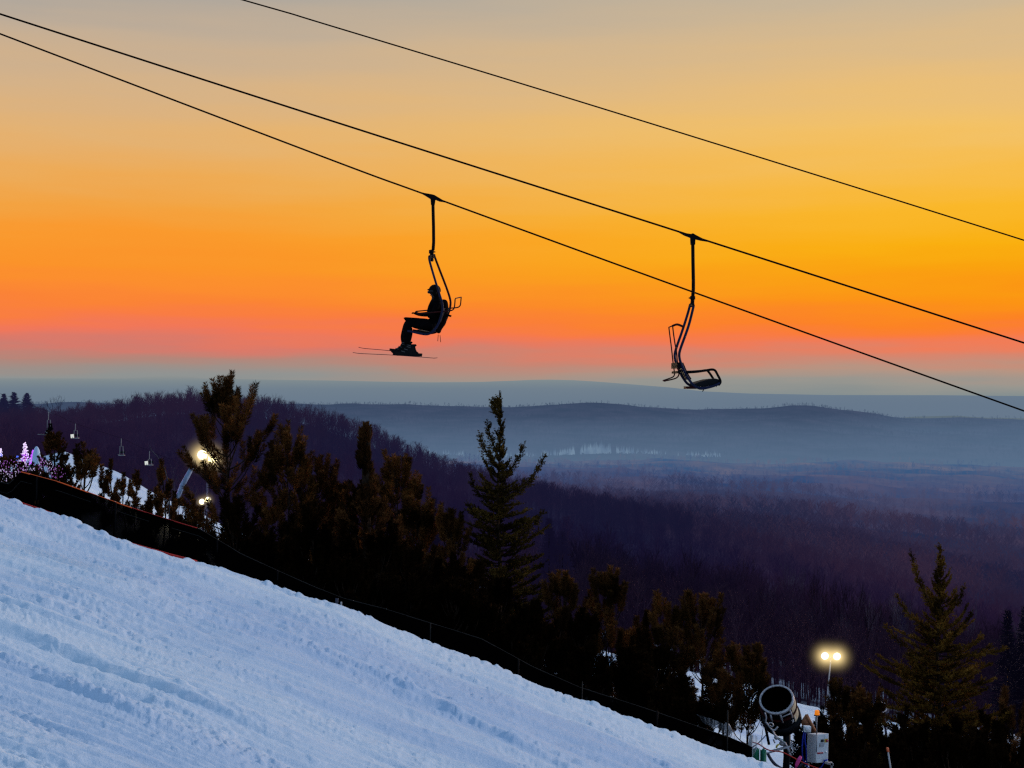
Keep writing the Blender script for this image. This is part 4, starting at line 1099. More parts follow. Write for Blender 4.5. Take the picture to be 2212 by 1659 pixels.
jj('pelvis', 1390, 860, YR, .135); jj('waist', 1395, 750, YR, .155); jj('chest', 1408, 620, YR, (.18, .165)); jj('upper', 1445, 505, YR, (.155, .165)); jj('neck', 1430, 415, YR, .10); jj('skull', 1415, 345, YR, .085); jj('head', 1405, 275, YR, .09); jj('crown', 1408, 225, YR, .07)
E = [('pelvis', 'waist'), ('waist', 'chest'), ('chest', 'upper'), ('upper', 'neck'), ('neck', 'skull'), ('skull', 'head'), ('head', 'crown')]
for s_, dy in (('n', -.20), ('f', .20)):
    ox = 0 if s_ == 'n' else -14
    jj('sho' + s_, 1455 + ox, 485, YR + dy * .95, .075); jj('elb' + s_, 1400 + ox, 655, YR + dy * 1.15, .058); jj('fore' + s_, 1270 + ox, 672, YR + dy * .95, .05); jj('wri' + s_, 1165 + ox, 672, YR + dy * .7, .036)
    jj('palm' + s_, 1110 + ox, 668, YR + dy * .6, (.034, .026))
    E += [('upper', 'sho' + s_), ('sho' + s_, 'elb' + s_), ('elb' + s_, 'fore' + s_), ('fore' + s_, 'wri' + s_), ('wri' + s_, 'palm' + s_)]
    for k in range(4):
        oy = (k - 1.5) * .024; ln = (0, 6, 4, -6)[k]
        jj(f'f{k}a{s_}', 1082 + ox, 650, YR + dy * .6 + oy, .0125); jj(f'f{k}b{s_}', 1058 + ox - ln, 642, YR + dy * .6 + oy * 1.05, .011); jj(f'f{k}c{s_}', 1046 + ox - ln, 662, YR + dy * .6 + oy, .010)
        E += [('palm' + s_, f'f{k}a{s_}'), (f'f{k}a{s_}', f'f{k}b{s_}'), (f'f{k}b{s_}', f'f{k}c{s_}')]
    jj('th1' + s_, 1120 + ox, 640, YR + dy * .35, .013); jj('th2' + s_, 1092 + ox, 628, YR + dy * .30, .012)
    E += [('palm' + s_, 'th1' + s_), ('th1' + s_, 'th2' + s_)]
    kx = 0 if s_ == 'n' else -12
    jj('hip' + s_, 1360, 850, YR + dy * .55, .14); jj('thi' + s_, 1160, 830, YR + dy * .75, .122); jj('kne' + s_, 965 + kx, 808, YR + dy * .8, .088); jj('shi' + s_, 965 + kx, 930, YR + dy * .8, .112)
    jj('cal' + s_, 950 + kx * 4, 1060, YR + dy * .75, .098 if s_ == 'n' else .09); jj('ank' + s_, 950 + kx * 3, 1190, YR + dy * .7, .06)
    E += [('pelvis', 'hip' + s_), ('hip' + s_, 'thi' + s_), ('thi' + s_, 'kne' + s_), ('kne' + s_, 'shi' + s_), ('shi' + s_, 'cal' + s_), ('cal' + s_, 'ank' + s_)]
# face: nose, brow, chin
jj('nose', 1330, 310, YR, .014); jj('chin', 1375, 385, YR, .05); E += [('skull', 'chin'), ('skull', 'nose')]
body = skin('body', J, E, 'pelvis', M['suit'], pr)
# skin tone on the face
body.data.materials.append(M['skin'])
fz0, fz1 = (Z3(0, 415, YR).z - wloc(pr).z), (Z3(0, 250, YR).z - wloc(pr).z); fx = Z3(1400, 0, YR).x - wloc(pr).x
for p in body.data.polygons:
    c = p.center
    if fz0 < c.z < fz1 and c.x < fx and abs(c.y + 27.45 - wloc(pr).y + 0) < 9: p.material_index = 1 if (c.x < fx and c.z > fz0) else 0
q = MB()
for s_ in (-1, 1): q.ball(Z3(1336, 288, YR + s_ * .034), .011)
q.build('eyes', M['white'], pr, True)
q = MB(); q.tube([Z3(1342, 352, YR - .028), Z3(1336, 353, YR), Z3(1342, 352, YR + .028)], .007, 6); q.build('mouth', M['redknob'], pr, True)
q = MB(); hc = Z3(1412, 272, YR)
q.ball(hc, .118, .108, .118, None, 24, 16)
v = q.v[0]; low = v[:, 2] < hc.z - .02; v[low, 2] = hc.z - .02 - (hc.z - .02 - v[low, 2]) * .35
q.tube([hc + Vector((-.10, -.07, .02)), hc + Vector((-.135, 0, .015)), hc + Vector((-.10, .07, .02))], .012, 6)
for s_ in (-1, 1): q.ball(hc + Vector((.0, s_ * .098, -.055)), .045, .018, .055)
q.build('helmet', M['helmet'], pr, True)
q = MB(); q.tube(smoothpath([hc + Vector((-.02, -.105, -.02)), hc + Vector((-.09, -.075, -.03)), hc + Vector((-.115, 0, -.03)), hc + Vector((-.09, .075, -.03)), hc + Vector((-.02, .105, -.02))], 4), .03, 8)
q.build('goggles', M['lens'], pr, True)
q = MB(); q.ball(Z3(1452, 425, YR), .085, .125, .075); q.build('collar', M['suit'], pr, True)
q = MB(); q.prism([Z3(x, y, YR) for x, y in ((900, 738), (935, 726), (1130, 738), (1330, 760), (1330, 820), (1100, 800), (930, 785))], (0, .42, 0)); q.build('jacket_hem', M['suit'], pr)
# ski boots
for s_, (ox, oy, dy) in (('n', (40, 24, -.13)), ('f', (-58, -22, .12))):
    Yb = YR + dy
    b = MB()
    prof = [(700, 1300), (690, 1275), (712, 1258), (775, 1256), (850, 1205), (880, 1150), (895, 1130), (1030, 1130), (1035, 1180), (1050, 1240), (1085, 1268), (1095, 1305), (1080, 1322), (720, 1322)]
    b.prism([Z3(x + ox + (10 if s_ == 'n' else 40), y + oy + 18, Yb) for x, y in prof], (0, .11, 0))
    b.prism([Z3(x + ox + (10 if s_ == 'n' else 40), y + oy + 18, Yb) for x, y in ((740, 1270), (850, 1215), (900, 1160), (1010, 1160), (1030, 1240), (1060, 1290), (1050, 1305), (740, 1305))], (0, .14, 0))
    bo = b.build('ski_boot', M['boot'], pr)
    k = MB()
    for x, y in ((800, 1245), (850, 1212), (895, 1172), (905, 1145)):
        k.tube([Z3(x + ox + 10, y + oy + 14, Yb - .076), Z3(x + ox + 70, y + oy + 32, Yb - .078)], .007, 5)
    k.build('buckle', M['buckle'], bo, True)
    k = MB(); k.prism([Z3(x + ox + (10 if s_ == 'n' else 40), y + oy + 18, Yb) for x, y in ((1020, 1140), (1045, 1128), (1060, 1150), (1030, 1175))], (0, .06, 0)); k.build('cuff_spoiler', M['boot'], bo)
# skis
def ski(p0, p1, Y, label, bt):
    a = Z3(*p0, Y); b = Z3(*p1, Y); n = 24; d = (b - a); nr = Vector((-d.z, 0, d.x)).normalized()
    if nr.z < 0: nr = -nr
    root = thing('ski', a.lerp(b, .55), label, 'ski'); q = MB(); V = []
    for i in range(n + 1):
        t = i / n; w = .045 * (1 - .28 * math.sin(PI * min(1, max(0, (t - .08) / .84)))) * min(1, (t + .004) * 14) ** .6 * min(1, (1.004 - t) * 20) ** .5
        up = .016 * max(0, (.13 - t) / .13) ** 2 + .012 * max(0, (t - .95) / .05) ** 2 + .012 * math.sin(PI * t)
        p = a + d * t + nr * up; th = .010
        for yy_, zz_ in ((-w, 0), (w, 0), (w, th), (-w, th)): V.append(p + Vector((0, yy_, 0)) + nr * zz_)
    fs = []
    for i in range(n):
        for k in range(4):
            k2 = (k + 1) % 4; fs.append((i * 4 + k, (i + 1) * 4 + k, (i + 1) * 4 + k2, i * 4 + k2))
    fs += [(0, 1, 2, 3), (n * 4 + 3, n * 4 + 2, n * 4 + 1, n * 4)]
    q.add([tuple(v) for v in V], fs); q.build('board', M['ski'], root, False)
    q = MB()
    for t0, hgt, ln in ((bt[0], .04, .09), (bt[1], .06, .12)):
        p = a + d * t0 + nr * (.022 + hgt / 2); q.box(p, d.normalized() * ln / 2, (0, .035, 0), nr * hgt / 2)
    p = a + d * (bt[0] + bt[1]) / 2 + nr * .028; q.box(p, d.normalized() * .24, (0, .028, 0), nr * .008)
    q.build('binding', M['boot'], root); return root
ski((38, 1328), (1456, 1414), YR - .13, 'ski on the near foot of the skier, its tail reaching farthest right', (.50, .78))
ski((133, 1240), (1206, 1352), YR + .12, 'ski on the far foot of the skier, its tip raised higher', (.52, .85))
# backpack
bp_ = thing('backpack', Z3(1560, 700, YR), 'dark backpack behind the skier with loose straps hanging below the seat', 'backpack')
q = MB()
Jp = {'a': (Z3(1555, 410, YR + .05), .085), 'b': (Z3(1560, 520, YR + .05), .10), 'c': (Z3(1560, 680, YR + .05), .11), 'd': (Z3(1510, 820, YR + .05), .105), 'e': (Z3(1460, 930, YR + .05), .075), 'f': (Z3(1490, 995, YR + .05), .035)}
skin('pack_body', Jp, [('a', 'b'), ('b', 'c'), ('c', 'd'), ('d', 'e'), ('e', 'f')], 'c', M['pack'], bp_)
for x0_, y0_, x1_, y1_ in ((1470, 1010, 1462, 1122), (1500, 1020, 1511, 1138)):
    q = MB(); q.box(Z3((x0_ + x1_) / 2, (y0_ + y1_) / 2, YR), (.005, 0, 0), (0, .012, 0), (Z3(x0_, y0_, YR) - Z3(x1_, y1_, YR)) / 2); q.build('strap', M['pack'], bp_)
q = MB(); q.box(Z3(1650, 692, YR), (.045, 0, -.012), (0, .02, 0), (.004, 0, .018)); q.build('side_buckle', M['pack'], bp_)

# ------------------------------------------------------------------ empty chair
n2, f2, c2 = 24.55, 25.45, 25.0
ch = thing('lift_chair', Z2(526, 150, c2), 'empty lift chair facing right, hanging from the middle cable', 'lift chair')
q = MB(); q.prism([Z2(x, y, c2) for x, y in ((372, 112), (440, 132), (505, 142), (525, 136), (545, 148), (610, 182), (676, 214), (600, 202), (547, 190), (545, 238), (505, 238), (502, 176), (450, 156))], (0, .07, 0))
q.build('cable_grip', M['steel'], ch)
q = MB(); q.tube([Z2(525, 230, c2), Z2(527, 400, c2), Z2(530, 560, c2), Z2(530, 640, c2), Z2(524, 725, c2)], .031, 12); q.build('hanger_rod', M['steel'], ch, True)
q = MB(); q.tube([Z2(524, 705, c2), Z2(524, 735, c2)], .046, 10); q.tube([Z2(524, 730, c2), Z2(520, 780, c2)], .034, 10); q.tube([Z2(488, 722, c2), Z2(546, 722, c2)], .012, 8)
q.tube([Z2(520, 770, c2), Z2(518, 805, c2)], .04, 10); q.build('hinge', M['steel'], ch, True)
near2 = [(532, 795), (517, 860), (491, 960), (461, 1050), (428, 1140), (408, 1200), (402, 1245), (411, 1295), (433, 1350), (460, 1410), (490, 1460), (522, 1502), (560, 1530), (600, 1543), (660, 1534), (735, 1512), (772, 1492)]
far2 = [(498, 795), (483, 850), (454, 945), (421, 1045), (384, 1150), (366, 1210), (361, 1250), (368, 1295), (388, 1350), (416, 1410), (444, 1458), (474, 1496), (512, 1518), (560, 1528), (620, 1518), (690, 1494), (728, 1476)]
NA = smoothpath([Z2(x, y, n2) for x, y in near2]); FA = smoothpath([Z2(x, y, f2) for x, y in far2])
q = MB(); q.tube(NA, .023, 10); tag(q.build('side_frame', M['blue_steel'], ch, True), 'near side tube')
q = MB(); q.tube(FA, .023, 10); tag(q.build('side_frame', M['blue_steel'], ch, True), 'far side tube')
q = MB(); q.tube([NA[0], NA[0] + Vector((0, .03, .02)), FA[0] + Vector((0, -.03, .02)), FA[0]], .023, 10); q.build('crossbar', M['steel'], ch, True)
def panel2(a0, a1, th, inset=.03):
    q = panel(a0, a1, 0, th, inset); return q
def flip_panel(a0, a1, th, inset=.03, off=0):
    return panel(a0, a1, -th - off, th, inset)
flip_panel(37, 52, .035, .03, .01).build('backrest', M['seat'], ch)
q = MB()
q.prism([Z2(x, y, (n2 + f2) / 2 - .0) for x, y in ((512, 1502), (560, 1482), (640, 1460), (700, 1453), (745, 1466), (752, 1484), (720, 1500), (600, 1528), (545, 1522))], (0, .84, 0)); q.build('seat', M['seat'], ch)
q = MB(); q.tube(smoothpath([Z2(x, y, n2) for x, y in ((470, 1397), (560, 1391), (650, 1378), (700, 1371), (728, 1381), (748, 1415), (772, 1462), (775, 1490), (756, 1514))], 5), .021, 8); q.build('armrest', M['steel'], ch, True)
q = MB(); q.tube(smoothpath([Z2(x, y, f2) for x, y in ((430, 1392), (520, 1390), (600, 1384), (648, 1378), (668, 1392), (690, 1422), (718, 1466), (724, 1478))], 5), .021, 8); q.build('armrest', M['steel'], ch, True)
q = MB()
q.tube(smoothpath([Z2(446, 988, n2), Z2(420, 974, n2), Z2(380, 962, n2), Z2(340, 976, n2 + .1)], 4), .02, 8)
q.tube(smoothpath([Z2(x, y, n2) for x, y in ((342, 974), (352, 1060), (366, 1150), (376, 1195), (384, 1290), (396, 1380), (398, 1418), (378, 1446), (330, 1462), (272, 1474))], 4), .0115, 8)
q.tube(smoothpath([Z2(x, y, f2) for x, y in ((308, 988), (318, 1070), (332, 1180), (346, 1310), (358, 1395), (356, 1425), (338, 1442), (300, 1456), (260, 1470))], 4), .0115, 8)
q.tube([Z2(342, 974, n2), Z2(308, 988, f2)], .0115, 8); q.tube([Z2(272, 1474, n2), Z2(258, 1471, f2)], .016, 8)
q.build('safety_bar', M['red_steel'], ch, True)
q = MB(); q.box(Z2(372, 1335, 25), (.03, 0, 0), (0, .47, 0), (0, 0, .05)); q.box(Z2(376, 1396, 25), (.03, 0, 0), (0, .47, 0), (0, 0, .02)); q.build('back_rail', M['steel'], ch)
q = MB(); q.box(Z2(500, 1535, 25.2), (.09, 0, 0), (0, .2, 0), (0, 0, .022)); q.build('seat_bracket', M['red_steel'], ch)
q = MB(); q.tube([Z2(622, 1540, 24.7), Z2(622, 1558, 24.7), Z2(612, 1570, 24.7)], .008, 6); q.tube([Z2(735, 1512, 24.7), Z2(740, 1530, 24.7)], .006, 5); q.build('seat_catch', M['steel'], ch, True)

# ------------------------------------------------------------------ far lift on the left
YL = 200
fl = [at(x_, y_, YL) for x_, y_ in ((-700, 580), (-100, 812), (105, 889), (163, 915), (262, 947), (323, 974), (520, 1050), (900, 1190))]
q = MB(); q.tube(smoothpath(fl, 4), .014, 5); tag(q.build('lift_cable', M['cable'], None, True), 'thin cable of the distant lift over the left hillside', 'cable')
def far_chair(x, y0, yj, ys, label, panel_=False, yaw=.0):
    k = F / YL; o = at(x, y0, YL)
    t = thing('lift_chair', o, label, 'lift chair', 'chairs of the distant lift')
    D = lambda dx, dy, dY=0: o + Vector((dx / k, dY, -dy / k))
    q = MB(); q.tube([D(0, 0), D(-.5, yj - y0)], .045, 6); q.build('hanger_rod', M['far_metal'], t)
    q = MB(); w = 5.5; ht = yj - y0; hb = ys - y0
    q.tube([D(-w / 2 - 3, hb - 2, -.3), D(-w / 2 - .5, hb), D(-w / 2, ht), D(w / 2, ht, .2), D(w / 2 + 1, hb, .2), D(w / 2 - 2, hb + 1, -.3)], .05, 6); q.build('side_frame', M['far_metal'], t)
    q = MB(); q.box(D(1, hb + .5), (.42, 0, 0), (0, .25, 0), (0, 0, .05)); q.build('seat', M['far_metal'], t)
    q = MB(); q.box(D(1, hb - 6, .25), (.4, 0, 0), (0, .03, 0), (0, 0, .12)); q.build('backrest', M['seat'], t)
    if panel_:
        q = MB(); q.box(D(-6, hb - 4, -.2), (.22, 0, .03), (0, .02, 0), (-.03, 0, .26)); q.build('side_panel', M['far_panel'], t)
    return t
far_chair(105, 889, 907, 934, 'distant lift chair carrying two riders, leftmost of the far lift')
far_chair(163, 915, 930, 946, 'distant empty chair with a pale panel, second from the left border', True)
far_chair(262, 947, 964, 983, 'distant empty chair without a panel, between the two with pale panels')
far_chair(323, 974, 992, 1004, 'distant empty chair with a pale panel, rightmost, near the bent sapling', True)
for i, (ox, lb) in enumerate(((2.0, 'distant rider on the left seat of the leftmost far chair'), (6.5, 'distant rider on the right seat of the leftmost far chair'))):
    o = at(105 + ox, 930, YL); t = thing('person', o, lb, 'person')
    J = {'p': (o, .17), 'c': (o + Vector((.03, 0, .45)), .2), 'n': (o + Vector((0, 0, .68)), .08), 'h': (o + Vector((-.03, 0, .85)), .13), 'k': (o + Vector((-.42, -.2, .0)), .10), 'f': (o + Vector((-.48, -.2, -.48)), .08), 't': (o + Vector((-.68, -.2, -.52)), .06),
         'k2': (o + Vector((-.40, .05, .02)), .10), 'f2': (o + Vector((-.42, .05, -.46)), .08), 't2': (o + Vector((-.62, .05, -.5)), .06), 'e': (o + Vector((-.16, -.2, .22)), .06), 'w': (o + Vector((-.42, -.12, .26)), .05)}
    skin('body', J, [('p', 'c'), ('c', 'n'), ('n', 'h'), ('p', 'k'), ('k', 'f'), ('f', 't'), ('p', 'k2'), ('k2', 'f2'), ('f2', 't2'), ('c', 'e'), ('e', 'w')], 'p', M['suit'], t, 1)
    q = MB(); q.ball(o + Vector((-.03, 0, .88)), .15); q.build('helmet', M['helmet'], t, True)
    for s_ in (-.2, .05):
        sk = thing('ski', o + Vector((-.6, s_, -.6)), ('front' if s_ < 0 else 'rear') + ' ski of the ' + ('left' if i == 0 else 'right') + ' distant rider', 'ski')
        q = MB(); q.box(o + Vector((-.75, s_, -.58)), (.85, 0, -.06), (0, .06, 0), (.002, 0, .03)); q.build('board', M['far_metal'], sk)

# ------------------------------------------------------------------ floodlights
def halo(c, r, strength, parent):
    q = MB(); q.ball((0, 0, 0), 1.0, seg=24, ring=16)
    me = bpy.data.meshes.new('light_glow'); me.from_pydata(q.v[0].tolist(), [], q.f); me.update()
    m = halo_mat((1.0, .74, .32), strength); me.materials.append(m)
    o = bpy.data.objects.new('light_glow', me); C.objects.link(o); o.parent = parent; o.location = Vector(c) - wloc(parent); o.scale = (r, r, r); return o
def floodlight(heads, Y, xp, ybase, label, r=.2, glow=1.0, gs=1.2, watt=900, tilt=None, name='floodlight', lampm='lamp', col=(1, .82, .5), aim2=None):
    b = at(xp, ybase, Y)
    t = thing(name, b, label, 'floodlight')
    topy = min(h[1] for h in heads)
    mid = sum(h[0] for h in heads) / len(heads)
    q = MB(); q.tube([b - Vector((0, 0, .4)), at(xp + (mid - xp) * .5, (ybase + topy) / 2, Y), at(mid, topy + 3, Y)], [.075, .065, .05], 10); q.build('pole', M['galv'] if Y > 100 else M['post'], t, True)
    if len(heads) > 1:
        q = MB(); q.tube([at(heads[0][0], heads[0][1] + 2, Y + .12), at(heads[-1][0], heads[-1][1] + 2, Y + .12)], .03, 8); q.build('crossarm', M['galv'], t, True)
    for hx, hy in heads:
        c = at(hx, hy, Y)
        q = MB(); q.lathe(c + Vector((0, .16, .02)), (0, -1, -.12), [(.02, -.16), (r * .55, -.12), (r * .95, 0), (r * 1.04, .14), (r * 1.04, .16), (r * .9, .15), (r * .85, .12)], 20); h = q.build('lamp_head', M['galv'], t, True)
        q = MB(); q.lathe(c + Vector((0, .14, .02)), (0, -1, -.12), [(.001, .17), (r * .5, .165), (r * .9, .13), (r * .92, .10)], 20); q.build('lens', M[lampm], h, True)
        halo(c + Vector((0, -.1, 0)), glow, gs, t)
        ld = bpy.data.lights.new('floodlight_beam', 'SPOT'); ld.color = col; ld.shadow_soft_size = .15; ld.spot_blend = .35
        d_, w_, c_ = (Vector((-.2, -1, -.42)), watt, 118)
        if hx == heads[-1][0] and len(heads) > 1: d_, w_, c_ = aim2 or (Vector((.2, 1, -.55)), watt * .03, 100)
        ld.energy = w_; ld.spot_size = math.radians(c_)
        lo_ = bpy.data.objects.new('floodlight_beam', ld); C.objects.link(lo_); lo_.parent = t; lo_.location = c + d_.normalized() * .5 - wloc(t); lo_.rotation_euler = (-d_).to_track_quat('Z', 'Y').to_euler()
    return t
floodlight([(437, 983), (459, 991)], 88, 447, 1128, 'twin floodlights glowing through the tallest pine at the left', .33, 1.8, 2.6, 7000, aim2=(Vector((1, -.12, -.17)), 110000, 76))  # second head's strong sideways beam added to whiten the snow heaps
floodlight([(436, 1084), (449, 1080)], 80, 437, 1150, 'lower floodlights at the left, below the twin lights in the tallest pine', .17, .8, 1.6, 3600)
floodlight([(1782, 1417), (1808, 1418)], 118, 1784, 1540, 'twin floodlights on a tall pole behind the snow cannon', .34, 2.2, 2.2, 20000)
floodlight([(947, 1316)], 58, 947, 1345, 'small warm lamp glimpsed through dark branches at the centre', .08, .35, 1.5, 40, lampm='lamp_warm', col=(1, .6, .25), name='ground_lamp')
floodlight([(80, 1086)], 33, 80, 1096, 'small warm lamp low behind the fence at the left', .07, .18, 1.5, 12, lampm='lamp_warm', col=(1, .6, .3), name='ground_lamp')

def glow_lamp(parent, p, w, col):
    ld = bpy.data.lights.new('fairy_glow', 'POINT'); ld.energy = w; ld.color = col; ld.shadow_soft_size = .3
    o = bpy.data.objects.new('fairy_glow', ld); C.objects.link(o); o.parent = parent; o.location = p - wloc(parent)
# small trees wrapped in fairy lights, far left
for i, (x_, yt, yb, hw, ms, lb) in enumerate([(54, 955, 1004, .30, ('led_white', 'led_violet'), 'white glowing lit tree, tallest of the lit trees at the left border'),
                                              (37, 985, 1006, .32, ('led_blue', 'led_white'), 'blue glowing lit bush left of the white lit tree'),
                                              (72, 972, 1004, .24, ('led_violet', 'led_violet'), 'violet glowing lit bush right of the white lit tree'),
                                              (1, 968, 1000, .16, ('led_white', 'led_blue'), 'glowing lit bush cut by the left border')]):
    Yl = 70; b = at(x_, yb, Yl); tp = at(x_, yt, Yl); t = thing('lit_tree', b, lb, 'lit tree'); R = random.Random(i)
    q = MB(); q.tube([b - Vector((0, 0, .6)), tp], [.05, .01], 5); q.build('trunk', M['bark'], t)
    if i in (0, 2): glow_lamp(t, tp + Vector((0, -1.2, .3)), 1500, (.75, .5, 1.0) if i == 0 else (.6, .15, 1.0))
    for mi, mm in enumerate(ms):
        q = MB()
        for k in range(130):
            f = R.random(); rad = hw * (1 - f) ** .7 * R.uniform(.2, 1) + .02; a = R.uniform(0, 6.28)
            if mi: f *= .7
            q.ball(b + Vector((rad * math.cos(a), rad * math.sin(a), (tp.z - b.z) * f)), R.uniform(.012, .034) if mi == 0 else R.uniform(.01, .028), seg=5, ring=3)
        tag(q.build('glow_dots', M[mm], t), kind='stuff')
for i, (x_, row, mm) in enumerate([(12, 1012, 'led_violet'), (28, 1022, 'led_white'), (44, 1014, 'led_violet'), (62, 1008, 'led_white'), (88, 1006, 'led_violet'), (104, 1012, 'led_white'), (122, 1022, 'led_violet'), (6, 1030, 'led_white')]):
    b = at(x_, row + 10, 37); t = thing('glow_dot_shrub', b, 'dark shrub with glowing dots added for violet-lit snow gaps near the left border', 'shrub with added glow', 'shrubs with added glow dots at the left border'); R = random.Random(70 + i)
    q = MB()
    for k in range(7):
        q.tube([b - Vector((0, 0, .2)), b + Vector((R.uniform(-.12, .12), R.uniform(-.1, .1), R.uniform(.15, .32)))], [.008, .003], 3, False)
    q.build('stem', M['bark'], t)
    q = MB()
    for k in range(26): q.ball(b + Vector((R.gauss(0, .09), R.gauss(0, .06), R.uniform(0, .34))), R.uniform(.005, .014), rz=R.uniform(.008, .026), seg=5, ring=3)  # glowing dots added for violet-lit snow showing through the brush
    tag(q.build('glow_dots', M[mm + '_dim'], t), kind='stuff')
# snow mound behind the rounded bush
def mound(dx, row, Y, rx, rz, label, seed):
    c = at(dx, row, Y); n = 40; r = np.random.default_rng(seed); V = []; 
    th = np.linspace(0, PI / 2, 14); ph = np.linspace(0, 2 * PI, n, endpoint=False)
    T, P = np.meshgrid(th, ph, indexing='ij')
    x = c.x + rx * np.sin(T) * np.cos(P) * (1 + .12 * vnoise(P * 1.3, T * 2, seed)); y = c.y + rx * np.sin(T) * np.sin(P); z = c.z - rz + rz * np.cos(T) ** .8 + .12 * rz * vnoise(x * 1.3, y * 1.3, seed)
    i = []
    for a in range(13):
        for b in range(n): i.append((a * n + b, (a + 1) * n + b, (a + 1) * n + (b + 1) % n, a * n + (b + 1) % n))
    o = npmesh('snow_mound', np.stack([x, y, z], 2).reshape(-1, 3) , np.array(i), M['snow'], None, True, origin=(c.x, c.y, c.z - rz))
    return tag(o, label, 'snow pile')
mound(79, 962, 66, .22, 1.3, 'narrow bright heap of snow left of the rounded evergreen bush', 3)
mound(1632, 1487, 92, 1.9, 2.5, 'large bright heap of machine-made snow behind the snow cannon', 4)
mound(1590, 1478, 98, 2.2, 2.0, 'bright heap of snow behind the boughs of the pine beside the cannon', 5)
mound(1312, 1412, 70, 1.0, 1.2, 'lit heap of snow behind the many-shooted pine', 6)

# snow lance leaning over the run
t = thing('snow_lance', gpt(372, 64), 'pale blue slanting snow lance pipe below the left floodlights', 'snow lance')
q = MB(); q.tube([gpt(372, 64), at(376, 1095, 64), at(393, 1050, 64), at(417, 1006, 64)], [.07, .09, .12, .10], 10); q.build('pipe', mat('lance_pipe', (.20, .26, .36), .5), t, True)
q = MB(); q.tube([at(372, 1110, 64), at(386, 1112, 64.5)], .03, 6); q.tube([at(372, 1112, 64), at(364, 1120, 63.6)], .03, 6); q.build('stand', M['gun_grey'], t)

# ------------------------------------------------------------------ safety fence along the crest
YFn = 29.0
tops = np.array([(-700, 880), (-300, 975), (20, 1046), (45, 1019), (130, 1042), (270, 1092), (350, 1118), (430, 1142), (520, 1196), (600, 1233), (680, 1268), (740, 1292), (830, 1315), (930, 1346), (1040, 1380), (1150, 1440), (1250, 1484), (1400, 1532), (1480, 1560), (1573, 1592), (1640, 1620)], float)
def ftop(x): return np.interp(x, tops[:, 0], tops[:, 1])
fe = thing('safety_fence', at(700, 1400, YFn), 'dark net safety fence with ropes running along the whole crest of the snow slope', 'fence')
xs = np.linspace(-650, 1625, 260); A = [at(x, ftop(x), YFn + .1 * math.sin(x * .05)) for x in xs]; B = [at(x, crest(x) + 70, YFn - .2) for x in xs]
q = MB(); q.strip(A, B); q.build('netting', M['net'], fe)
q = MB(); q.tube([at(x, ftop(x), YFn) for x in np.linspace(45, 285, 60)], .011, 6); tag(q.build('top_rope', M['rope_orange'], fe, True), 'orange top rope with painted glow')
q = MB(); q.tube([at(x, ftop(x), YFn) for x in np.linspace(285, 426, 40)], .010, 6); tag(q.build('top_rope', M['rope_red'], fe, True), 'dull red stretch of the top rope')
q = MB(); q.tube([at(x, ftop(x), YFn) for x in np.linspace(-640, 30, 60)], .010, 6); q.build('top_rope', M['rope_pale'], fe, True)
q = MB(); q.tube([at(x, ftop(x), YFn) for x in np.linspace(426, 1620, 160)], .009, 6); q.build('top_rope', M['rope_pale'], fe, True)
q = MB(); q.tube([at(x, ftop(x) + 21 - .012 * x, YFn - .05) for x in np.linspace(-300, 480, 80)], .006, 5); q.build('middle_rope', M['rope_pale'], fe, True)
for xa, xb in ((-200, 425), (1372, 1512)):
    q = MB(); xx = np.linspace(xa, xb, 60)
    q.tube([at(x, crest(x) - 3.0 - 2.0 * math.sin(x * .02), YC + 1.2) for x in xx], .030, 6); tag(q.build('bottom_rope', M['rope_red'], fe, True), 'red rope lying on the crest of the snow')
for x, y0, y1, mm, rr in ((728, 1292, 1330, 'post', .035), (737, 1300, 1330, 'pale_post', .02), (930, 1346, 1400, 'rope_pale', .012), (1258, 1474, 1520, 'rope_pale', .012), (1572, 1535, 1640, 'rope_pale', .014), (470, 1165, 1230, 'steel', .02), (250, 1085, 1180, 'steel', .02), (80, 1030, 1110, 'steel', .02), (600, 1232, 1275, 'steel', .02), (1120, 1425, 1470, 'steel', .02), (1420, 1536, 1600, 'steel', .02)):
    q = MB(); q.tube([at(x, y0, YFn - .1), at(x - 1.5, y1 + 30, YFn - .1)], rr, 7); q.build('post', M[mm], fe, True)
# plastic sheets catching light
fs_ = thing('plastic_sheet', at(1560, 1600, 29.4), 'clear plastic sheet hanging in loops beside the green padding', 'plastic sheet')
q = MB(); q.strip([at(1505, 1543, 29.5), at(1535, 1552, 29.4), at(1560, 1562, 29.4), at(1569, 1566, 29.4)], [at(1520, 1562, 29.5), at(1540, 1572, 29.4), at(1562, 1576, 29.4), at(1572, 1600, 29.4)])
q.strip([at(1566, 1560, 29.4), at(1573, 1562, 29.35), at(1577, 1566, 29.4)], [at(1568, 1596, 29.4), at(1576, 1602, 29.35), at(1600, 1612, 29.5)])
q.build('film', M['film'], fs_)
t = thing('wrapped_post', at(1617, 1665, 29.2), 'pale post wrapped in clear plastic left of the green padding', 'post')
q = MB(); q.tube([at(1616, 1668, 29.2), at(1619, 1620, 29.2), at(1623, 1588, 29.2)], [.045, .042, .034], 9); q.build('pole', M['pale_post'], t, True)
q = MB(); q.strip([at(1623, 1586, 29.15), at(1632, 1588, 29.2), at(1646, 1598, 29.3)], [at(1612, 1668, 29.15), at(1634, 1620, 29.2), at(1648, 1612, 29.3)]); q.build('film', M['film'], t)
t = thing('padding', at(1642, 1660, 29.6), 'green safety padding half hidden behind the snow edge by the cannon', 'padding')
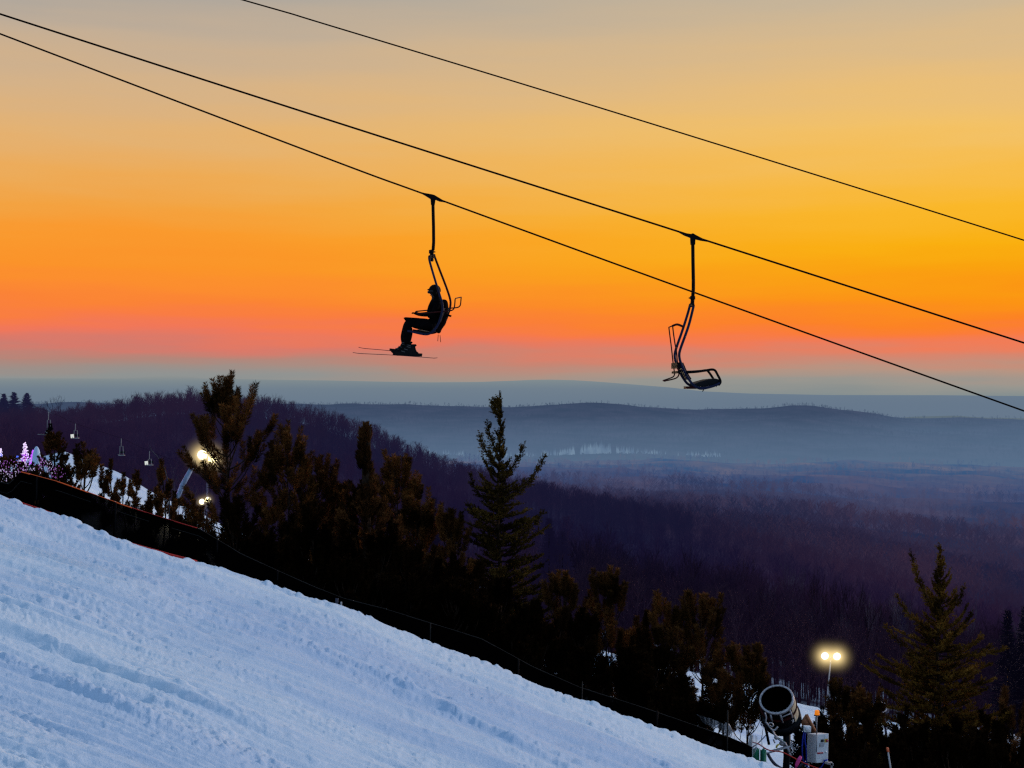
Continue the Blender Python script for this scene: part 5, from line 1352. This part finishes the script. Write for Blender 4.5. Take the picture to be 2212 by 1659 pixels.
for xa, xb, y0 in ((1625.5, 1640.5, 1615), (1642, 1655.5, 1618)):
    q = MB(); nseg = 10; A = []; B = []
    for k in range(nseg + 1):
        u = k / nseg; xx = xa + (xb - xa) * u; yy_ = 29.6 - .07 * math.sin(u * PI)
        A.append(at(xx, y0 + 2 * math.sin(u * 9), yy_)); B.append(at(xx, 1680, yy_ - .04))
    q.strip(A, B); q.build('pad', M['green'], t, True)
t = thing('rope', at(1650, 1605, 29.8), 'red rope strung past the snow cannon to the pink handle', 'rope')
q = MB(); q.tube(smoothpath([at(x, y, 29.6) for x, y in ((1625, 1603), (1640, 1608), (1655, 1618), (1668, 1622), (1690, 1625), (1720, 1640), (1745, 1652), (1790, 1668))], 4), .013, 6); q.build('strand', M['rope_red'], t, True)
t = thing('marker_handle', at(1722, 1665, 29.4), 'bright pink handle on the red rope left of the control cabinet', 'marker')
q = MB(); q.tube([at(1730, 1634, 29.4), at(1726, 1641, 29.4), at(1721, 1652, 29.4), at(1718, 1660, 29.4)], [.03, .042, .036, .012], 10); q.build('grip', M['pink'], t, True)
t = thing('snow_stake', at(1928, 1690, 30), 'thin pale stake with an orange tip at the lower right', 'stake')
q = MB(); q.tube([at(1930, 1700, 30), at(1918, 1622, 30)], .018, 8); q.build('pole', M['pale_post'], t, True)
q = MB(); q.tube([at(1918.2, 1624, 30), at(1917, 1615, 30)], [.028, .026], 8); q.build('tip', M['orange'], t, True)

# ------------------------------------------------------------------ snow cannon
YG = 32.0
def G(x, y, Y=YG): return at((2800 + x / 3.6867) * 2212 / 4032, (2600 + y / 3.6867) * 2212 / 4032, Y)
gz = float(zground(1690, YG))
sg = thing('snow_cannon', Vector((G(1050, 0).x, YG, gz)), 'black fan snow cannon aimed upward beside its grey control cabinet', 'snow cannon')
A_ = Vector((-.285, -.64, .716)).normalized()          # muzzle direction
o_ = G(950, 570); Rr = .365
U_ = Vector((.93, 0, .37)); U_ = (U_ - A_ * U_.dot(A_)).normalized(); V_ = A_.cross(U_)
def cyl(th, h, r): return o_ + A_ * h + (U_ * math.cos(th) + V_ * math.sin(th)) * r
q = MB(); q.lathe(o_, A_, [(Rr - .02, .0), (Rr - .005, .0), (Rr - .005, -.22), (Rr + .01, -.34), (Rr + .02, -.75), (Rr - .02, -.95), (.24, -1.05), (.18, -1.12), (.001, -1.13)], 48); q.build('barrel', M['gun_dark'], sg, True)
q = MB(); q.lathe(o_, A_, [(Rr - .025, -.005), (Rr - .03, -.5), (Rr - .06, -.7), (.001, -.72)], 48); q.build('barrel_lining', M['gun_in'], sg, True)
q = MB(); q.lathe(o_, A_, [(Rr - .018, .02), (Rr + .020, .02), (Rr + .030, .005), (Rr + .028, -.035), (Rr + .0, -.035), (Rr - .018, -.005)], 64, True); ring_ = q.build('nozzle_ring', M['gun_grey'], sg, True)
q = MB(); q.lathe(o_, A_, [(Rr - .005, -.24), (Rr + .055, -.24), (Rr + .055, -.285), (Rr - .005, -.285)], 64, True); tag(q.build('rear_ring', M['red_steel'], sg, True), 'dark red ring behind the muzzle')
q = MB(); q.lathe(o_, A_, [(Rr + .0, -.60), (Rr + .075, -.62), (Rr + .075, -.80), (Rr - .0, -.84)], 48); q.build('fan_housing', M['gun_dark'], sg, True)
for k in range(26):
    th = 2 * PI * k / 26; q = MB(); q.tube([cyl(th, .0, Rr - .005), cyl(th, .035, Rr - .012)], .010, 6); q.build('nozzle', M['gun_grey'], ring_)
# beige strips painting lamplight on the barrel side, with the number 31
q = MB()
for t0, t1, h0, h1 in ((-1.0, .12, -.05, -.235), (-.98, .14, -.29, -.60)):
    n = 10
    A = [cyl(t0 + (t1 - t0) * k / n, h0, Rr + .030) for k in range(n + 1)]; B = [cyl(t0 + (t1 - t0) * k / n, h1, Rr + .034) for k in range(n + 1)]
    q.strip(A, B)
q.build('side_panel', M['gun_lamplit'], sg, True)
def glyph(strokes, tc_, hc_, s_):
    q = MB()
    for (x0, y0, x1, y1) in strokes:           # x along the axis, y around the barrel
        n = 3
        dx_, dy_ = x1 - x0, y1 - y0; l = math.hypot(dx_, dy_); nx, ny = -dy_ / l * .14, dx_ / l * .14; ex, ey = dx_ / l * .13, dy_ / l * .13
        P4 = []
        for (x, y) in ((x0 - ex + nx, y0 - ey + ny), (x1 + ex + nx, y1 + ey + ny), (x1 + ex - nx, y1 + ey - ny), (x0 - ex - nx, y0 - ey - ny)):
            P4.append(tuple(cyl(tc_ + y * s_ / (Rr + .03), hc_ + x * s_, Rr + .040)))
        q.add(P4, [(0, 1, 2, 3)])
    return q
three = [(-.5, 1, .5, 1), (-.35, 0, .5, 0), (-.5, -1, .5, -1), (.5, -1, .5, 1)]
one = [(0, -1, 0, 1)]
def rot(st): return [(-y0, x0, -y1, x1) for x0, y0, x1, y1 in st]
q = glyph(rot(three), -1.16, -.46, .046)
q2 = glyph(rot(one), -1.16 + .095 / Rr, -.46, .046); q.add(np.concatenate(q2.v), q2.f)
q.build('number_marking', M['white'], sg)
# struts on the muzzle, pipework
q = MB()
for th in (-1.15, -1.75, -2.3): q.tube([cyl(th, -.02, Rr + .04), cyl(th, -.30, Rr + .055)], .022, 8)
q.tube([cyl(-1.7, -.10, Rr + .05), cyl(-1.2, -.12, Rr + .05)], .016, 6)
q.build('muzzle_strut', M['gun_grey'], sg, True)
yp = YG - .55
q = MB()
for P_l, rad in (([(790, 890), (840, 960), (885, 1010), (930, 1010), (968, 962)], .020), ([(885, 1005), (910, 1060), (945, 1110)], .022), ([(945, 1110), (1000, 1160), (1070, 1200), (1105, 1260), (1125, 1330), (1155, 1388)], .021),
                 ([(820, 930), (868, 905), (905, 940), (880, 965), (850, 940)], .014), ([(905, 1150), (925, 1200)], .018), ([(780, 760), (800, 830), (790, 890)], .018)):
    q.tube(smoothpath([G(x, y, yp) for x, y in P_l], 3), rad, 7)
q.tube([G(1105, 1250, yp), G(1135, 1340, yp)], .032, 8); q.tube([G(1140, 1350, yp), G(1158, 1390, yp)], .026, 8)
q.build('water_pipe', M['gun_grey'], sg, True)
q = MB(); q.tube([G(715, 1345, yp), G(800, 1350, yp), G(1000, 1295, yp), G(1180, 1242, yp)], .022, 8); q.tube([G(880, 1310, yp + .05), G(1090, 1255, yp + .05)], .018, 8); q.tube(smoothpath([G(1166, 1175, yp), G(1180, 1240, yp), G(1205, 1295, yp), G(1216, 1275, yp)], 4), .010, 6); q.build('manifold_bar', M['gun_grey'], sg, True)
q = MB(); q.ball(G(1035, 1205, yp + .05), .075, .06, .06); q.ball(G(945, 1120, yp + .02), .05); q.build('valve', M['gun_grey'], sg, True)
q = MB(); q.tube([G(945, 1270, yp - .03), G(960, 1235, yp - .03), G(990, 1215, yp - .03)], [.02, .022, .012], 8); q.build('valve_lever', M['yellow'], sg, True)
# support fork and stand
q = MB(); q.prism([G(x, y, YG + .38) for x, y in ((1375, 785), (1405, 800), (1525, 1025), (1500, 1050), (1330, 960), (1300, 900))], (0, .06, 0)); q.tube([G(1385, 790, YG + .30), G(1515, 1040, YG + .30)], .035, 8); q.build('support_fork', M['gun_orange'], sg, True)
q = MB(); q.tube([G(760, 870, YG - .2), G(800, 1020, YG - .1), G(840, 1220, YG)], .03, 8); q.build('support_fork', M['gun_dark'], sg, True)
q = MB()
q.tube([G(1100, 1000, YG + .3), G(1100, 1400, YG + .3), Vector((G(1100, 0).x, YG + .3, gz))], [.09, .08, .08], 10)
q.build('column', M['gun_dark'], sg, True)
q = MB(); bx_ = G(1100, 0).x
q.tube(smoothpath([G(820, 1350, yp + .1), G(870, 1440, yp + .1), G(940, 1520, yp + .1), G(1020, 1570, yp + .2)], 3), .034, 8); q.build('leg', M['post'], sg, True)
q = MB(); q.tube([Vector((bx_, YG + .3, gz + .5)), Vector((bx_ + .9, YG - .5, gz))], .035, 8); q.build('leg', M['post'], sg, True)
q = MB(); q.tube([Vector((bx_, YG + .3, gz + .5)), Vector((bx_ + .2, YG + 1.1, gz))], .035, 8); q.build('leg', M['post'], sg, True)
q = MB(); q.tube([G(1255, 1570, YG - .1), G(1330, 1500, YG - .1), G(1420, 1480, YG)], .03, 8); q.build('leg', M['post'], sg, True)
q = MB(); q.box(G(1700, 1490, YG - .05), (.11, 0, -.03), (0, .05, 0), (0, 0, .025)); q.box(G(1745, 1550, YG - .05), (.02, 0, 0), (0, .05, 0), (0, 0, .11)); q.build('cabinet_bracket', M['gun_grey'], sg)
# control cabinet: left face and front face both seen
cf = G(1528, 1075, YG - .38)
e1 = (G(1708, 1062, YG - .22) - cf); e2 = (G(1394, 1062, YG - .02) - cf); dn = Vector((-.015, 0, -(G(0, 1075).z - G(0, 1488).z)))
def cabp(a, b, c, out=0): return cf + e1 * a + e2 * b + dn * c
cab = MB(); vs = [cabp(a, b, c) for c in (0, 1) for b in (0, 1) for a in (0, 1)]
cab.add([tuple(v) for v in vs], [(0, 1, 3, 2), (4, 6, 7, 5), (0, 4, 5, 1), (0, 2, 6, 4), (2, 3, 7, 6), (1, 5, 7, 3)])
cb = cab.build('control_cabinet', M['cabinet'], sg)
bv = cb.modifiers.new('bevel', 'BEVEL'); bv.width = .012; bv.segments = 2
nrm = e1.cross(dn).normalized()
if nrm.y > 0: nrm = -nrm
def plate(name, a0, a1, c0, c1, m, th=.006):
    q = MB(); P4 = [cabp(a0, 0, c0), cabp(a1, 0, c0), cabp(a1, 0, c1), cabp(a0, 0, c1)]
    q.prism([p + nrm * (th / 2 + .002) for p in P4], nrm * th); return q.build(name, M[m], cb)
plate('white_label', .68, .90, .06, .16, 'white'); plate('switch_plate', .66, .92, .18, .30, 'yellow', .008); plate('display', .36, .58, .19, .28, 'black', .012)
plate('latch_plate', .26, .60, .31, .44, 'gun_grey', .01); plate('white_label', .70, .92, .315, .375, 'white'); plate('white_label', .06, .46, .90, .985, 'white')
q = MB(); c = cabp(.82, 0, .24) + nrm * .02; q.lathe(c, nrm, [(.028, -.012), (.028, .012), (.012, .02), (.001, .02)], 16); q.build('main_switch', M['redknob'], cb, True)
for k in range(4):
    q = MB(); c = cabp(.13 + .125 * k, 0, .655) + nrm * .01; q.lathe(c, nrm, [(.017, -.008), (.017, .012), (.001, .014)], 12); q.build('push_button', M['redknob'], cb, True)
    plate('button_label', .09 + .125 * k, .17 + .125 * k, .605, .632, 'white')
q = MB(); c = cabp(.78, 0, .63) + nrm * .01; q.lathe(c, nrm, [(.02, -.008), (.02, .012), (.001, .014)], 12); q.build('push_button', M['white'], cb, True)
q = MB(); q.tube([cabp(.03, .0, .0) + nrm * .012, cabp(.03, .0, .62) + nrm * .012], .008, 6); q.build('edge_conduit', M['gun_grey'], cb, True)
# beacon on a mast
q = MB(); q.tube([G(1531, 1080, YG - .36), G(1534, 808, YG - .36)], .012, 8); q.build('beacon_mast', M['gun_grey'], sg, True)
q = MB(); q.lathe(G(1538, 805, YG - .36), (0, 0, 1), [(.001, 0), (.062, 0), (.062, .02), (.05, .022)], 20); q.tube([G(1494, 803, YG - .36), G(1582, 803, YG - .36)], .010, 6); base_ = q.build('beacon_base', M['black'], sg, True)
q = MB(); q.lathe(G(1538, 800, YG - .36), (0, 0, 1), [(.052, .015), (.056, .02), (.048, .105), (.040, .115), (.001, .118)], 20); q.build('beacon', M['beacon'], sg, True)
# junction box and hoses
q = MB(); q.box(G(1392, 995, YG - .25), (.078, .01, -.006), (-.004, .06, 0), (.004, 0, .066)); jb = q.build('junction_box', M['white'], sg); b2 = jb.modifiers.new('bevel', 'BEVEL'); b2.width = .01; b2.segments = 2
q = MB(); q.lathe(G(1398, 1000, YG - .33), (0, -1, 0), [(.045, 0), (.045, .015), (.03, .025), (.001, .025)], 16); q.build('round_cover', M['cabinet'], jb, True)
q = MB(); q.tube(smoothpath([G(1350, 1035, YG - .24), G(1330, 1150, YG - .27), G(1322, 1330, YG - .27), G(1335, 1440, YG - .24), G(1370, 1510, YG - .2), G(1420, 1570, YG - .2)], 4), .016, 8)
q.tube(smoothpath([G(1372, 1035, YG - .22), G(1362, 1150, YG - .26), G(1382, 1300, YG - .24), G(1384, 1450, YG - .2), G(1385, 1540, YG - .1)], 4), .016, 8)
q.tube(smoothpath([G(1690, 1440, YG - .3), G(1655, 1455, YG - .34), G(1640, 1480, YG - .3), G(1600, 1550, YG - .3), G(1560, 1575, YG - .3)], 4), .013, 8); q.tube([G(1630, 1462, YG - .33), G(1685, 1446, YG - .33)], .018, 6)
q.build('hose', M['hose'], sg, True)
q = MB(); q.tube(smoothpath([G(945, 1110, yp), G(1000, 1135, yp - .02), G(1050, 1160, yp), G(1065, 1190, yp)], 3), .008, 6); q.build('cable', M['green'], sg, True)

# small second snow cannon farther off
Yq = 85; o2 = at(1904, 1528, Yq)
t = thing('snow_cannon', Vector((o2.x + .3, Yq, float(zground(1908, Yq)))), 'small distant snow cannon seen left of the olive spruce', 'snow cannon')
a2 = Vector((-.45, -.75, .45)).normalized()
q = MB(); q.lathe(o2, a2, [(.30, 0), (.33, -.05), (.34, -.5), (.28, -.75), (.001, -.8)], 24); q.build('barrel', M['blue_steel'], t, True)
q = MB(); q.lathe(o2, a2, [(.27, .02), (.34, .02), (.35, -.06), (.28, -.04)], 24, True); q.build('nozzle_ring', M['gun_grey'], t, True)
q = MB(); q.lathe(o2, a2, [(.27, -.01), (.24, -.4), (.001, -.42)], 24); q.build('barrel_lining', M['gun_in'], t, True)
q = MB(); q.tube([o2 - a2 * .5, Vector((o2.x + .3, Yq, float(zground(1908, Yq))))], .07, 8); q.build('column', M['blue_steel'], t, True)
